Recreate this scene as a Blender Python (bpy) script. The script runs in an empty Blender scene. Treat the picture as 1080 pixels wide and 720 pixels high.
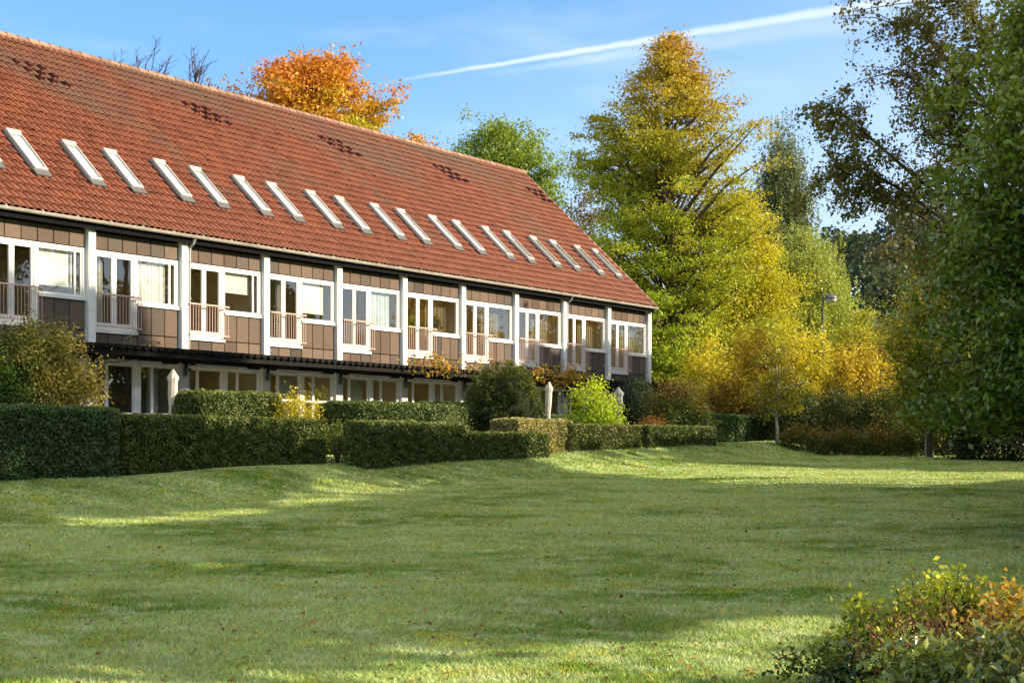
import bpy, math, random
import numpy as np
from mathutils import Vector

# ------------------------------------------------------------------ camera, sky, sun, exposure
sc = bpy.context.scene
COL = sc.collection
W, H = 1080.0, 720.0
F = 1550.0                       # focal length in photo pixels
HOR = 476.0                      # horizon row of the photo
cam_d = bpy.data.cameras.new("camera")
cam = bpy.data.objects.new("camera", cam_d)
COL.objects.link(cam)
cam_d.sensor_width = 36.0
cam_d.lens = 36.0 * F / W
cam_d.shift_y = (HOR - H / 2) / W
cam_d.clip_start = 0.1
cam_d.clip_end = 6000
cam.location = (0, 0, 0)
cam.rotation_euler = (math.radians(90), 0, 0)
sc.camera = cam

SUN_EL, SUN_AZ = 24.0, -6.0       # azimuth measured from +X towards +Y
el, az = math.radians(SUN_EL), math.radians(SUN_AZ)
S = np.array([math.cos(el) * math.cos(az), math.cos(el) * math.sin(az), math.sin(el)])

world = bpy.data.worlds.new("World")
sc.world = world
world.use_nodes = True
nt = world.node_tree
nt.nodes.clear()
w_out = nt.nodes.new("ShaderNodeOutputWorld")
w_bg = nt.nodes.new("ShaderNodeBackground")
sky = nt.nodes.new("ShaderNodeTexSky")
sky.sky_type = 'NISHITA'
sky.sun_disc = False
sky.sun_elevation = el
sky.sun_rotation = math.pi / 2 - az
sky.air_density = 1.0
sky.dust_density = 0.6
sky.ozone_density = 2.5
w_bg.inputs[1].default_value = 0.15
# contrails and a little cirrus, laid out by direction in the sky
def skydir(x, y):
    v = Vector(((x - 540) / F, 1.0, (HOR - y) / F)); v.normalize(); return v
tc = nt.nodes.new("ShaderNodeTexCoord")
def vmath(op, a, b=None):
    n = nt.nodes.new("ShaderNodeVectorMath"); n.operation = op
    for i, s_ in enumerate((a, b)):
        if s_ is None: continue
        if hasattr(s_, 'is_output'): nt.links.new(s_, n.inputs[i])
        else: n.inputs[i].default_value = s_
    return n.outputs['Value'] if op == 'DOT_PRODUCT' else n.outputs[0]
def fmath(op, a, b=None, c=None):
    n = nt.nodes.new("ShaderNodeMath"); n.operation = op
    for i, s_ in enumerate((a, b, c)):
        if s_ is None: continue
        if hasattr(s_, 'is_output'): nt.links.new(s_, n.inputs[i])
        else: n.inputs[i].default_value = s_
    return n.outputs[0]
def maprange(v, a, b, c, d):
    n = nt.nodes.new("ShaderNodeMapRange"); n.interpolation_type = 'SMOOTHSTEP'
    nt.links.new(v, n.inputs[0])
    for i, q_ in enumerate((a, b, c, d)): n.inputs[i + 1].default_value = q_
    return n.outputs[0]
nz = nt.nodes.new("ShaderNodeTexNoise"); nz.inputs['Scale'].default_value = 60; nz.inputs['Detail'].default_value = 5
nt.links.new(tc.outputs['Generated'], nz.inputs['Vector'])
nz2 = nt.nodes.new("ShaderNodeTexNoise"); nz2.inputs['Scale'].default_value = 7; nz2.inputs['Detail'].default_value = 6
mp = nt.nodes.new("ShaderNodeMapping"); mp.inputs['Scale'].default_value = (1, 1, 4)
nt.links.new(tc.outputs['Generated'], mp.inputs[0]); nt.links.new(mp.outputs[0], nz2.inputs['Vector'])
def trail(p, q_, w0, w1, strength):
    a, b = skydir(*p), skydir(*q_)
    n = a.cross(b).normalized(); t = (b - a); t2 = t.dot(t)
    d = vmath('DOT_PRODUCT', tc.outputs['Generated'], tuple(n))
    d = fmath('ADD', d, fmath('MULTIPLY', fmath('SUBTRACT', nz.outputs[0], 0.5), w1 * 0.55))
    s_ = fmath('DIVIDE', fmath('SUBTRACT', vmath('DOT_PRODUCT', tc.outputs['Generated'], tuple(t)), a.dot(t)), t2)
    wd = fmath('ADD', fmath('MULTIPLY', s_, w1 - w0), w0)
    wd = fmath('MAXIMUM', wd, 0.0004)
    g = fmath('DIVIDE', fmath('ABSOLUTE', d), wd)
    m = maprange(g, 0.15, 1.0, 1.0, 0.0)
    e = maprange(s_, -0.05, 0.25, 0.0, 1.0)
    return fmath('MULTIPLY', fmath('MULTIPLY', m, e), strength)
t1 = trail((400, 88), (900, 8), 0.0012, 0.0048, 0.55)
t2 = trail((520, 78), (900, 22), 0.002, 0.011, 0.22)
cir = fmath('MULTIPLY', maprange(nz2.outputs[0], 0.50, 0.80, 0.0, 1.0), 0.22)
tot = fmath('MINIMUM', fmath('ADD', fmath('ADD', t1, t2), cir), 1.0)
mixc = nt.nodes.new("ShaderNodeMixRGB")
nt.links.new(tot, mixc.inputs[0])
gain = nt.nodes.new("ShaderNodeMixRGB"); gain.blend_type = 'MULTIPLY'; gain.inputs[0].default_value = 1
nt.links.new(sky.outputs[0], gain.inputs[1]); gain.inputs[2].default_value = (0.56, 0.76, 0.98, 1)
nt.links.new(gain.outputs[0], mixc.inputs[1])
mixc.inputs[2].default_value = (3.8, 4.1, 4.4, 1)
# paler air low over the horizon, more so towards the sun
sep0 = nt.nodes.new("ShaderNodeSeparateXYZ"); nt.links.new(tc.outputs['Generated'], sep0.inputs[0])
low = maprange(fmath('SUBTRACT', sep0.outputs[2], fmath('MULTIPLY', sep0.outputs[0], 0.35)), -0.02, 0.32, 0.78, 0.0)
mixl = nt.nodes.new("ShaderNodeMixRGB"); nt.links.new(low, mixl.inputs[0]); nt.links.new(mixc.outputs[0], mixl.inputs[1])
mixl.inputs[2].default_value = (2.8, 3.25, 3.7, 1)
mixc = mixl
# bright cloud added above the view to fill the shade
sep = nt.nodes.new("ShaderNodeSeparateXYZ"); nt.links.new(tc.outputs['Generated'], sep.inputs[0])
fill_cloud = fmath('MULTIPLY', maprange(sep.outputs[2], 0.36, 0.62, 0.0, 1.0), maprange(nz2.outputs[0], 0.30, 0.60, 0.55, 1.0))
mixv = nt.nodes.new("ShaderNodeMixRGB"); nt.links.new(fill_cloud, mixv.inputs[0]); nt.links.new(mixc.outputs[0], mixv.inputs[1])
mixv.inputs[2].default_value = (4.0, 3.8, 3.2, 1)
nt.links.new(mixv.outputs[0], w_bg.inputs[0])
nt.links.new(w_bg.outputs[0], w_out.inputs[0])

sun_d = bpy.data.lights.new("sun", 'SUN')
sun_d.energy = 5.0
sun_d.angle = math.radians(0.5)
sun_d.color = (1.0, 0.85, 0.62)
sun = bpy.data.objects.new("sun", sun_d); COL.objects.link(sun)
sun.rotation_euler = Vector(S).to_track_quat('Z', 'Y').to_euler()

sc.view_settings.view_transform = 'Standard'
sc.view_settings.look = 'None'
sc.view_settings.exposure = 1.02
sc.view_settings.gamma = 1.0
sc.render.engine = 'CYCLES'
cy = sc.cycles
cy.max_bounces = 7; cy.diffuse_bounces = 3; cy.glossy_bounces = 3
cy.transmission_bounces = 4; cy.transparent_max_bounces = 12
cy.use_denoising = True
cy.sample_clamp_indirect = 6

# ------------------------------------------------------------------ geometry frame of the building
LL = math.hypot(F, 1128.0)
DX, DY = 1128.0 / LL, F / LL              # direction along the facade
NX, NY = DY, -DX                          # outward normal of the facade
Q = 29.6
def loc2w(u, v, z):
    return (u * DX + (v - Q) * NX, u * DY + (v - Q) * NY, z)
BROT = math.atan2(DY, DX)                 # local x = u ; local y = -v (rear)
def sstep(t):
    t = np.clip(t, 0, 1); return t * t * (3 - 2 * t)
def uv_of(x, y):
    return x * DX + y * DY, x * NX + y * NY + Q
def ground(x, y):
    x = np.asarray(x, float); y = np.asarray(y, float)
    u, v = uv_of(x, y)
    base = -2.13 + 0.04 * y
    base = -0.1 - 0.5 * ((-0.1 - base) + np.sqrt((-0.1 - base) ** 2 + 0.01))
    base = np.maximum(base, -3.2)
    wave = 0.035 * np.sin(x * 0.35 + 1.3 * np.sin(y * 0.21)) * np.sin(y * 0.3 + 0.7) + 0.02 * np.sin(x * 0.9 + y * 0.6)
    bank = 0.45 * sstep((8.9 + 0.12 * np.sin(u * 0.7) - v) / 2.5) * sstep((56 - u) / 8)
    z = base + wave * sstep((70 - y) / 20) + bank
    t = sstep((5.4 - v) / 0.8) * sstep((58 - u) / 6) * sstep((v + 40) / 10)
    z = z * (1 - t) - 0.08 * t
    hill = 36 * np.exp(-((x - 88) / 62) ** 2 - ((y - 290) / 75) ** 2) + 14 * np.exp(-((x + 10) / 150) ** 2 - ((y - 420) / 90) ** 2)
    return z + hill * sstep((y - 110) / 60)

def fnoise(a, b, k=1.0, s=0.0):
    a = a * k; b = b * k
    return (np.sin(a * 1.7 + s + 1.3 * np.sin(b * 1.1 + s)) + np.sin(b * 2.3 - s + 1.7 * np.sin(a * 0.9)) + 0.6 * np.sin(a * 4.1 + b * 3.7 + s)) / 2.6

# ------------------------------------------------------------------ materials
def new_mat(name):
    m = bpy.data.materials.new(name); m.use_nodes = True
    n = m.node_tree; return m, n, n.nodes['Principled BSDF']
def lnk(n, a, b): n.links.new(a, b)
def basic(name, c, rough=0.6, var=0.15, scale=8.0, bump=0.0, metal=0.0, spec=0.4, stain=None, detail=6):
    m, n, p = new_mat(name)
    tcn = n.nodes.new("ShaderNodeTexCoord")
    no = n.nodes.new("ShaderNodeTexNoise"); no.inputs['Scale'].default_value = scale; no.inputs['Detail'].default_value = detail
    lnk(n, tcn.outputs['Object'], no.inputs['Vector'])
    r = n.nodes.new("ShaderNodeValToRGB")
    a = [max(0, x * (1 - var)) for x in c]; b = [min(1, x * (1 + var)) for x in c]
    r.color_ramp.elements[0].color = (*a, 1); r.color_ramp.elements[1].color = (*b, 1)
    r.color_ramp.elements[0].position = 0.3; r.color_ramp.elements[1].position = 0.7
    lnk(n, no.outputs[0], r.inputs[0])
    out = r.outputs[0]
    if stain:
        n2 = n.nodes.new("ShaderNodeTexNoise"); n2.inputs['Scale'].default_value = 1.7; n2.inputs['Detail'].default_value = 8
        lnk(n, tcn.outputs['Object'], n2.inputs['Vector'])
        r2 = n.nodes.new("ShaderNodeValToRGB"); r2.color_ramp.elements[0].position = 0.5; r2.color_ramp.elements[1].position = 0.72
        lnk(n, n2.outputs[0], r2.inputs[0])
        mx = n.nodes.new("ShaderNodeMixRGB"); lnk(n, r2.outputs[0], mx.inputs[0]); lnk(n, out, mx.inputs[1]); mx.inputs[2].default_value = (*stain, 1)
        out = mx.outputs[0]
    lnk(n, out, p.inputs['Base Color'])
    p.inputs['Roughness'].default_value = rough; p.inputs['Metallic'].default_value = metal
    p.inputs['Specular IOR Level'].default_value = spec
    if bump:
        b_ = n.nodes.new("ShaderNodeBump"); b_.inputs['Strength'].default_value = bump; b_.inputs['Distance'].default_value = 0.01
        lnk(n, no.outputs[0], b_.inputs['Height']); lnk(n, b_.outputs[0], p.inputs['Normal'])
    return m
def leafmat(name, trans=0.35, rough=0.5, spec=0.35, tmul=(1.25, 1.15, 0.5)):
    m, n, p = new_mat(name)
    at = n.nodes.new("ShaderNodeAttribute"); at.attribute_name = 'Col'
    lnk(n, at.outputs['Color'], p.inputs['Base Color'])
    p.inputs['Roughness'].default_value = rough; p.inputs['Specular IOR Level'].default_value = spec
    t = n.nodes.new("ShaderNodeBsdfTranslucent")
    mu = n.nodes.new("ShaderNodeMixRGB"); mu.blend_type = 'MULTIPLY'; mu.inputs[0].default_value = 1
    lnk(n, at.outputs['Color'], mu.inputs[1]); mu.inputs[2].default_value = (*tmul, 1)
    lnk(n, mu.outputs[0], t.inputs[0])
    mx = n.nodes.new("ShaderNodeMixShader"); mx.inputs[0].default_value = trans
    lnk(n, p.outputs[0], mx.inputs[1]); lnk(n, t.outputs[0], mx.inputs[2])
    lnk(n, mx.outputs[0], n.nodes['Material Output'].inputs[0])
    return m
M_LEAF = leafmat("leaf")
M_GLOSSLEAF = leafmat("glossy_leaf", 0.22, 0.28, 0.6)
M_HEDGE = leafmat("hedge_leaf", 0.15, 0.4, 0.5)
M_BARK = basic("bark", (.10, .075, .05), .9, .4, 14, .6)
M_BIRCHBARK = basic("birch_bark", (.42, .40, .36), .8, .25, 9, .3, stain=(.04, .035, .03))
M_TWIG = basic("twig", (.09, .06, .045), .9, .3, 20)
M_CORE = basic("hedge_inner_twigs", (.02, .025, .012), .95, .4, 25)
M_WHITE = basic("white_paint", (.80, .79, .76), .45, .04, 12, .05, stain=(.66, .64, .60))
M_STUCCO = basic("grey_white_render", (.60, .59, .57), .85, .10, 16, .3, stain=(.42, .42, .41))
M_FRAME = basic("window_frame_paint", (.80, .78, .74), .4, .03, 10)
M_SKYFRAME = basic("skylight_frame_metal", (.50, .48, .45), .5, .1, 12, stain=(.34, .33, .32))
M_RAIL = basic("faded_rail", (.50, .34, .29), .55, .12, 20)
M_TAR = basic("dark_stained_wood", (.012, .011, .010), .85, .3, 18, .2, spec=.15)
M_SOFFIT = basic("black_board", (.009, .009, .010), .95, .2, 10, spec=.05)  # on the soffit the near-black also carries the gutter's shadow
M_GUTTER = basic("gutter_zinc_paint", (.46, .42, .36), .5, .15, 9, stain=(.30, .27, .23))
M_PIPE = basic("grey_pipe", (.33, .33, .34), .45, .1, 8)
M_ROOM = basic("room_plaster", (.74, .64, .46), .9, .10, 1.5)
M_ROOMWOOD = basic("room_floor_wood", (.28, .13, .05), .5, .2, 6)
M_BLIND = basic("fabric_blind", (.82, .81, .78), .9, .04, 5)
M_FROST = basic("frosted_blind", (.62, .70, .72), .6, .08, 3)
M_CURTAIN = basic("curtain_cloth", (.55, .55, .50), .9, .06, 5)
def sheermat():
    m, n, p = new_mat("sheer_curtain_cloth")
    p.inputs['Base Color'].default_value = (.62, .54, .36, 1); p.inputs['Roughness'].default_value = .9
    t = n.nodes.new("ShaderNodeBsdfTranslucent"); t.inputs[0].default_value = (.70, .60, .40, 1)
    tr = n.nodes.new("ShaderNodeBsdfTransparent")
    a = n.nodes.new("ShaderNodeMixShader"); a.inputs[0].default_value = .4; lnk(n, p.outputs[0], a.inputs[1]); lnk(n, t.outputs[0], a.inputs[2])
    b = n.nodes.new("ShaderNodeMixShader"); b.inputs[0].default_value = .45; lnk(n, a.outputs[0], b.inputs[1]); lnk(n, tr.outputs[0], b.inputs[2])
    lnk(n, b.outputs[0], n.nodes['Material Output'].inputs[0]); return m
M_SHEER = sheermat()
M_POT = basic("clay_pot", (.35, .16, .09), .8, .2, 12)
M_LEAD = basic("lead_flashing", (.10, .10, .105), .55, .2, 10)
M_CANVAS = basic("parasol_canvas", (.60, .55, .47), .9, .1, 9, .2)
M_GREYCANVAS = basic("grey_parasol_canvas", (.20, .22, .25), .9, .1, 9, .2)
M_STAKE = basic("weathered_wood", (.30, .25, .19), .9, .25, 15, .3)
M_LAMP = basic("lamp_metal", (.14, .15, .16), .4, .1, 6, metal=.6)
M_LAMPGLASS = basic("lamp_cover", (.42, .41, .38), .3, .05, 5)
M_WOODCH = basic("honey_wood", (.45, .27, .09), .5, .2, 9)

def vcmat(name, rough, bump, scale, spec=.3):
    m, n, p = new_mat(name)
    at = n.nodes.new("ShaderNodeAttribute"); at.attribute_name = 'Col'
    tcn = n.nodes.new("ShaderNodeTexCoord")
    no = n.nodes.new("ShaderNodeTexNoise"); no.inputs['Scale'].default_value = scale; no.inputs['Detail'].default_value = 8; no.inputs['Roughness'].default_value = .7
    lnk(n, tcn.outputs['Object'], no.inputs['Vector'])
    mr = n.nodes.new("ShaderNodeMapRange"); mr.inputs[1].default_value = .25; mr.inputs[2].default_value = .75; mr.inputs[3].default_value = .72; mr.inputs[4].default_value = 1.28
    lnk(n, no.outputs[0], mr.inputs[0])
    mu = n.nodes.new("ShaderNodeVectorMath"); mu.operation = 'SCALE'
    lnk(n, at.outputs['Color'], mu.inputs[0]); lnk(n, mr.outputs[0], mu.inputs['Scale'])
    lnk(n, mu.outputs[0], p.inputs['Base Color'])
    p.inputs['Roughness'].default_value = rough; p.inputs['Specular IOR Level'].default_value = spec
    if bump:
        b_ = n.nodes.new("ShaderNodeBump"); b_.inputs['Strength'].default_value = bump; b_.inputs['Distance'].default_value = 0.01
        lnk(n, no.outputs[0], b_.inputs['Height']); lnk(n, b_.outputs[0], p.inputs['Normal'])
    return m
M_TILE = vcmat("clay_pantile", .62, .4, 14)
M_PANEL = vcmat("cement_panel", .85, .5, 22)

def glassmat(name, tint=(1, 1, 1), mul=2.0, add=0.0):
    m, n, p = new_mat(name)
    n.nodes.remove(p)
    fr = n.nodes.new("ShaderNodeFresnel"); fr.inputs[0].default_value = 1.5
    # the node inverts the index on back faces; a thin pane reflects the same from both sides
    gm = n.nodes.new("ShaderNodeNewGeometry")
    bf = n.nodes.new("ShaderNodeMath"); bf.operation = 'MULTIPLY_ADD'
    lnk(n, gm.outputs['Backfacing'], bf.inputs[0]); bf.inputs[1].default_value = 1 / 1.5 - 1.5; bf.inputs[2].default_value = 1.5
    lnk(n, bf.outputs[0], fr.inputs[0])
    mm = n.nodes.new("ShaderNodeMath"); mm.operation = 'MULTIPLY_ADD'; mm.use_clamp = True
    lnk(n, fr.outputs[0], mm.inputs[0]); mm.inputs[1].default_value = mul; mm.inputs[2].default_value = add
    t = n.nodes.new("ShaderNodeBsdfTransparent"); t.inputs[0].default_value = (*tint, 1)
    g = n.nodes.new("ShaderNodeBsdfGlossy"); g.inputs['Roughness'].default_value = 0.01
    # faint waviness of real panes
    no = n.nodes.new("ShaderNodeTexNoise"); no.inputs['Scale'].default_value = 1.6; no.inputs['Detail'].default_value = 1
    tcn = n.nodes.new("ShaderNodeTexCoord"); lnk(n, tcn.outputs['Object'], no.inputs['Vector'])
    b_ = n.nodes.new("ShaderNodeBump"); b_.inputs['Strength'].default_value = 0.08; b_.inputs['Distance'].default_value = 0.01
    lnk(n, no.outputs[0], b_.inputs['Height']); lnk(n, b_.outputs[0], g.inputs['Normal'])
    mx = n.nodes.new("ShaderNodeMixShader")
    lnk(n, mm.outputs[0], mx.inputs[0]); lnk(n, t.outputs[0], mx.inputs[1]); lnk(n, g.outputs[0], mx.inputs[2])
    lnk(n, mx.outputs[0], n.nodes['Material Output'].inputs[0])
    return m
M_GLASS = glassmat("window_glass", (.93, .94, .92), 1.7, .02)
M_SKYGLASS = glassmat("skylight_glass", (.97, .98, .99), 2.0, .10)

# lawn colour shared by the sheet and the blades: patches of dew, lush grass and worn yellow by world position
def lawnmat(name, blade):
    m, n, p = new_mat(name)
    g = n.nodes.new("ShaderNodeNewGeometry")
    def noise(scale, det, vec=None):
        no = n.nodes.new("ShaderNodeTexNoise"); no.inputs['Scale'].default_value = scale; no.inputs['Detail'].default_value = det; no.inputs['Roughness'].default_value = .62
        lnk(n, vec or g.outputs['Position'], no.inputs['Vector']); return no.outputs[0]
    def ramp(v, a, b):
        r = n.nodes.new("ShaderNodeMapRange"); r.interpolation_type = 'SMOOTHSTEP'; lnk(n, v, r.inputs[0])
        r.inputs[1].default_value = a; r.inputs[2].default_value = b; return r.outputs[0]
    def mix(f, a, b):
        x = n.nodes.new("ShaderNodeMixRGB"); lnk(n, f, x.inputs[0])
        for i, c in ((1, a), (2, b)):
            if hasattr(c, 'is_output'): lnk(n, c, x.inputs[i])
            else: x.inputs[i].default_value = (*c, 1)
        return x.outputs[0]
    mpn = n.nodes.new("ShaderNodeMapping"); mpn.inputs['Scale'].default_value = (.6, 1.0, 1.0); mpn.inputs['Rotation'].default_value = (0, 0, .12)
    lnk(n, g.outputs['Position'], mpn.inputs[0])
    c = mix(ramp(noise(.55, 5, mpn.outputs[0]), .30, .60), (.140, .250, .020), (.390, .475, .175))
    c = mix(ramp(noise(1.5, 6), .50, .72), c, (.400, .410, .060))
    c = mix(ramp(noise(3.2, 6, mpn.outputs[0]), .44, .70), c, (.470, .530, .290))
    c = mix(ramp(noise(9, 5), .62, .78), c, (.190, .180, .045))
    if blade:
        at = n.nodes.new("ShaderNodeAttribute"); at.attribute_name = 'Col'
        x = n.nodes.new("ShaderNodeMixRGB"); x.blend_type = 'MULTIPLY'; x.inputs[0].default_value = 1
        lnk(n, c, x.inputs[1]); lnk(n, at.outputs['Color'], x.inputs[2]); c = x.outputs[0]
    lnk(n, c, p.inputs['Base Color'])
    p.inputs['Roughness'].default_value = .6 if blade else .95
    p.inputs['Specular IOR Level'].default_value = .25 if blade else .1
    if blade:
        t = n.nodes.new("ShaderNodeBsdfTranslucent"); lnk(n, c, t.inputs[0])
        mx = n.nodes.new("ShaderNodeMixShader"); mx.inputs[0].default_value = .45
        lnk(n, p.outputs[0], mx.inputs[1]); lnk(n, t.outputs[0], mx.inputs[2]); lnk(n, mx.outputs[0], n.nodes['Material Output'].inputs[0])
    else:
        b_ = n.nodes.new("ShaderNodeBump"); b_.inputs['Strength'].default_value = .8; b_.inputs['Distance'].default_value = .04
        lnk(n, noise(14, 8), b_.inputs['Height']); lnk(n, b_.outputs[0], p.inputs['Normal'])
    return m
M_LAWN = lawnmat("lawn_ground", False)
M_BLADE = lawnmat("grass_blade", True)

# ------------------------------------------------------------------ mesh helpers
def np_mesh(name, verts, faces, mat, parent=None, col=None, smooth=False):
    """faces: (n,k) array or list of such arrays"""
    if isinstance(faces, np.ndarray): faces = [faces]
    verts = np.asarray(verts, np.float32)
    me = bpy.data.meshes.new(name)
    me.vertices.add(len(verts)); me.vertices.foreach_set('co', verts.ravel())
    tot = sum(f_.size for f_ in faces); nf = sum(len(f_) for f_ in faces)
    me.loops.add(tot); me.polygons.add(nf)
    me.loops.foreach_set('vertex_index', np.concatenate([f_.ravel() for f_ in faces]).astype(np.int32))
    cnt = np.concatenate([np.full(len(f_), f_.shape[1]) for f_ in faces])
    me.polygons.foreach_set('loop_start', (np.cumsum(cnt) - cnt).astype(np.int32))
    if smooth: me.polygons.foreach_set('use_smooth', np.ones(nf, bool))
    me.update(calc_edges=True)
    if col is not None:
        a = me.attributes.new('Col', 'FLOAT_COLOR', 'POINT')
        c4 = np.ones((len(verts), 4), np.float32); c4[:, :3] = col
        a.data.foreach_set('color', c4.ravel())
    me.materials.append(mat)
    o = bpy.data.objects.new(name, me); COL.objects.link(o)
    if parent: o.parent = parent
    return o

class MB:
    """collects boxes, tubes and prisms for ONE mesh"""
    def __init__(s): s.v = []; s.f = []; s.c = []; s.n = 0
    def add(s, vs, fs, c=None):
        s.v.append(np.asarray(vs, float)); s.f += [[i + s.n for i in f_] for f_ in fs]; s.n += len(vs)
        s.c.append(np.tile(np.array(c if c is not None else (1, 1, 1), float), (len(vs), 1)))
        return s
    def box(s, x0, x1, y0, y1, z0, z1, c=None, b=0.0):
        if b > 0:
            # chamfered box
            vs = []
            for (ax) in range(3):
                for sx in (0, 1):
                    for sy in (0, 1):
                        for sz in (0, 1):
                            p = [x1 - b if sx else x0 + b, y1 - b if sy else y0 + b, z1 - b if sz else z0 + b]
                            e = [(x1 if sx else x0), (y1 if sy else y0), (z1 if sz else z0)]
                            p[ax] = e[ax]; vs.append(p)
            I = lambda ax, a, b_, c_: ax * 8 + a * 4 + b_ * 2 + c_
            fs = []
            for d in (0, 1):
                fs.append([I(0, d, 0, 0), I(0, d, 1, 0), I(0, d, 1, 1), I(0, d, 0, 1)])
                fs.append([I(1, 0, d, 0), I(1, 1, d, 0), I(1, 1, d, 1), I(1, 0, d, 1)])
                fs.append([I(2, 0, 0, d), I(2, 1, 0, d), I(2, 1, 1, d), I(2, 0, 1, d)])
            for a in (0, 1):
                for b_ in (0, 1):
                    fs.append([I(0, a, b_, 0), I(1, a, b_, 0), I(1, a, b_, 1), I(0, a, b_, 1)])
                    fs.append([I(0, a, 0, b_), I(2, a, 0, b_), I(2, a, 1, b_), I(0, a, 1, b_)])
                    fs.append([I(1, 0, a, b_), I(2, 0, a, b_), I(2, 1, a, b_), I(1, 1, a, b_)])
                    for c_ in (0, 1): fs.append([I(0, a, b_, c_), I(1, a, b_, c_), I(2, a, b_, c_)])
            return s.add(vs, fs, c)
        vs = [(x, y, z) for x in (x0, x1) for y in (y0, y1) for z in (z0, z1)]
        fs = [(0, 1, 3, 2), (4, 6, 7, 5), (0, 4, 5, 1), (2, 3, 7, 6), (0, 2, 6, 4), (1, 5, 7, 3)]
        return s.add(vs, fs, c)
    def tube(s, pts, rad, k=8, c=None, cap=True):
        pts = [np.asarray(p, float) for p in pts]
        if np.isscalar(rad): rad = [rad] * len(pts)
        vs = []; fs = []
        ref = None
        for i, p in enumerate(pts):
            t = pts[min(i + 1, len(pts) - 1)] - pts[max(i - 1, 0)]
            t = t / (np.linalg.norm(t) + 1e-9)
            if ref is None: ref = np.array([0, 0, 1.]) if abs(t[2]) < .9 else np.array([1., 0, 0])
            a = np.cross(t, ref); a /= np.linalg.norm(a) + 1e-9; b = np.cross(t, a)
            ang = np.arange(k) * 2 * math.pi / k
            vs += list(p + rad[i] * (np.outer(np.cos(ang), a) + np.outer(np.sin(ang), b)))
        for i in range(len(pts) - 1):
            for j in range(k):
                fs.append([i * k + j, i * k + (j + 1) % k, (i + 1) * k + (j + 1) % k, (i + 1) * k + j])
        if cap: fs.append(list(range(k))[::-1]); fs.append([(len(pts) - 1) * k + j for j in range(k)])
        return s.add(vs, fs, c)
    def build(s, name, mat, parent=None, smooth=False, bevel=0.0, usecol=False):
        me = bpy.data.meshes.new(name)
        me.from_pydata(np.concatenate(s.v).tolist(), [], s.f)
        if usecol:
            a = me.attributes.new('Col', 'FLOAT_COLOR', 'POINT')
            c4 = np.ones((s.n, 4), np.float32); c4[:, :3] = np.concatenate(s.c)
            a.data.foreach_set('color', c4.ravel())
        import bmesh
        bm = bmesh.new(); bm.from_mesh(me); bmesh.ops.recalc_face_normals(bm, faces=bm.faces); bm.to_mesh(me); bm.free()
        if smooth: me.polygons.foreach_set('use_smooth', np.ones(len(me.polygons), bool))
        me.materials.append(mat)
        o = bpy.data.objects.new(name, me); COL.objects.link(o)
        if parent: o.parent = parent
        return o

def empty(name, label, cat, loc=(0, 0, 0), rz=0.0, group=None):
    o = bpy.data.objects.new(name, None); COL.objects.link(o)
    o.empty_display_size = .3
    o.location = loc; o.rotation_euler = (0, 0, rz)
    o['label'] = label; o['category'] = cat
    if group: o['group'] = group
    return o
def tag(o, label=None, cat=None, group=None, kind=None):
    if label: o['label'] = label
    if cat: o['category'] = cat
    if group: o['group'] = group
    if kind: o['kind'] = kind
    return o

def leaves(centers, size, rng, up=0.35, width=0.55, sizevar=0.35, down=0.0):
    """kite shaped folded leaves; returns verts (4n,3), faces (2n,3)"""
    n = len(centers)
    nr = rng.normal(size=(n, 3)); nr[:, 2] = nr[:, 2] + up * 2
    nr /= np.linalg.norm(nr, axis=1)[:, None]
    t = rng.normal(size=(n, 3)); t[:, 2] -= down * 2
    t -= (t * nr).sum(1)[:, None] * nr; t /= np.linalg.norm(t, axis=1)[:, None] + 1e-9
    b = np.cross(nr, t)
    s_ = (size * (1 + sizevar * (rng.random(n) * 2 - 1)))[:, None] if np.isscalar(size) else (size * (1 + sizevar * (rng.random(n) * 2 - 1)))[:, None]
    l = s_; w = s_ * width
    v = np.empty((n, 4, 3))
    v[:, 0] = centers - t * l * .5
    v[:, 1] = centers + b * w * .5 + nr * w * .18 - t * l * .05
    v[:, 2] = centers + t * l * .5 - nr * l * .06
    v[:, 3] = centers - b * w * .5 + nr * w * .18 - t * l * .05
    idx = np.arange(n)[:, None] * 4
    f_ = np.concatenate([idx + np.array([[0, 1, 2]]), idx + np.array([[0, 2, 3]])])
    return v.reshape(-1, 3), f_

def pal(cols, k, rng, var=0.18):
    """pick colours by float index k in 0..len-1, with per item brightness variation"""
    cols = np.array(cols, float)
    k = np.clip(k, 0, len(cols) - 1.001); i = k.astype(int); fr = (k - i)[:, None]
    c = cols[i] * (1 - fr) + cols[i + 1] * fr
    return np.clip(c * (1 + var * rng.normal(size=(len(k), 1))), 0.003, .95)

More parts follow.
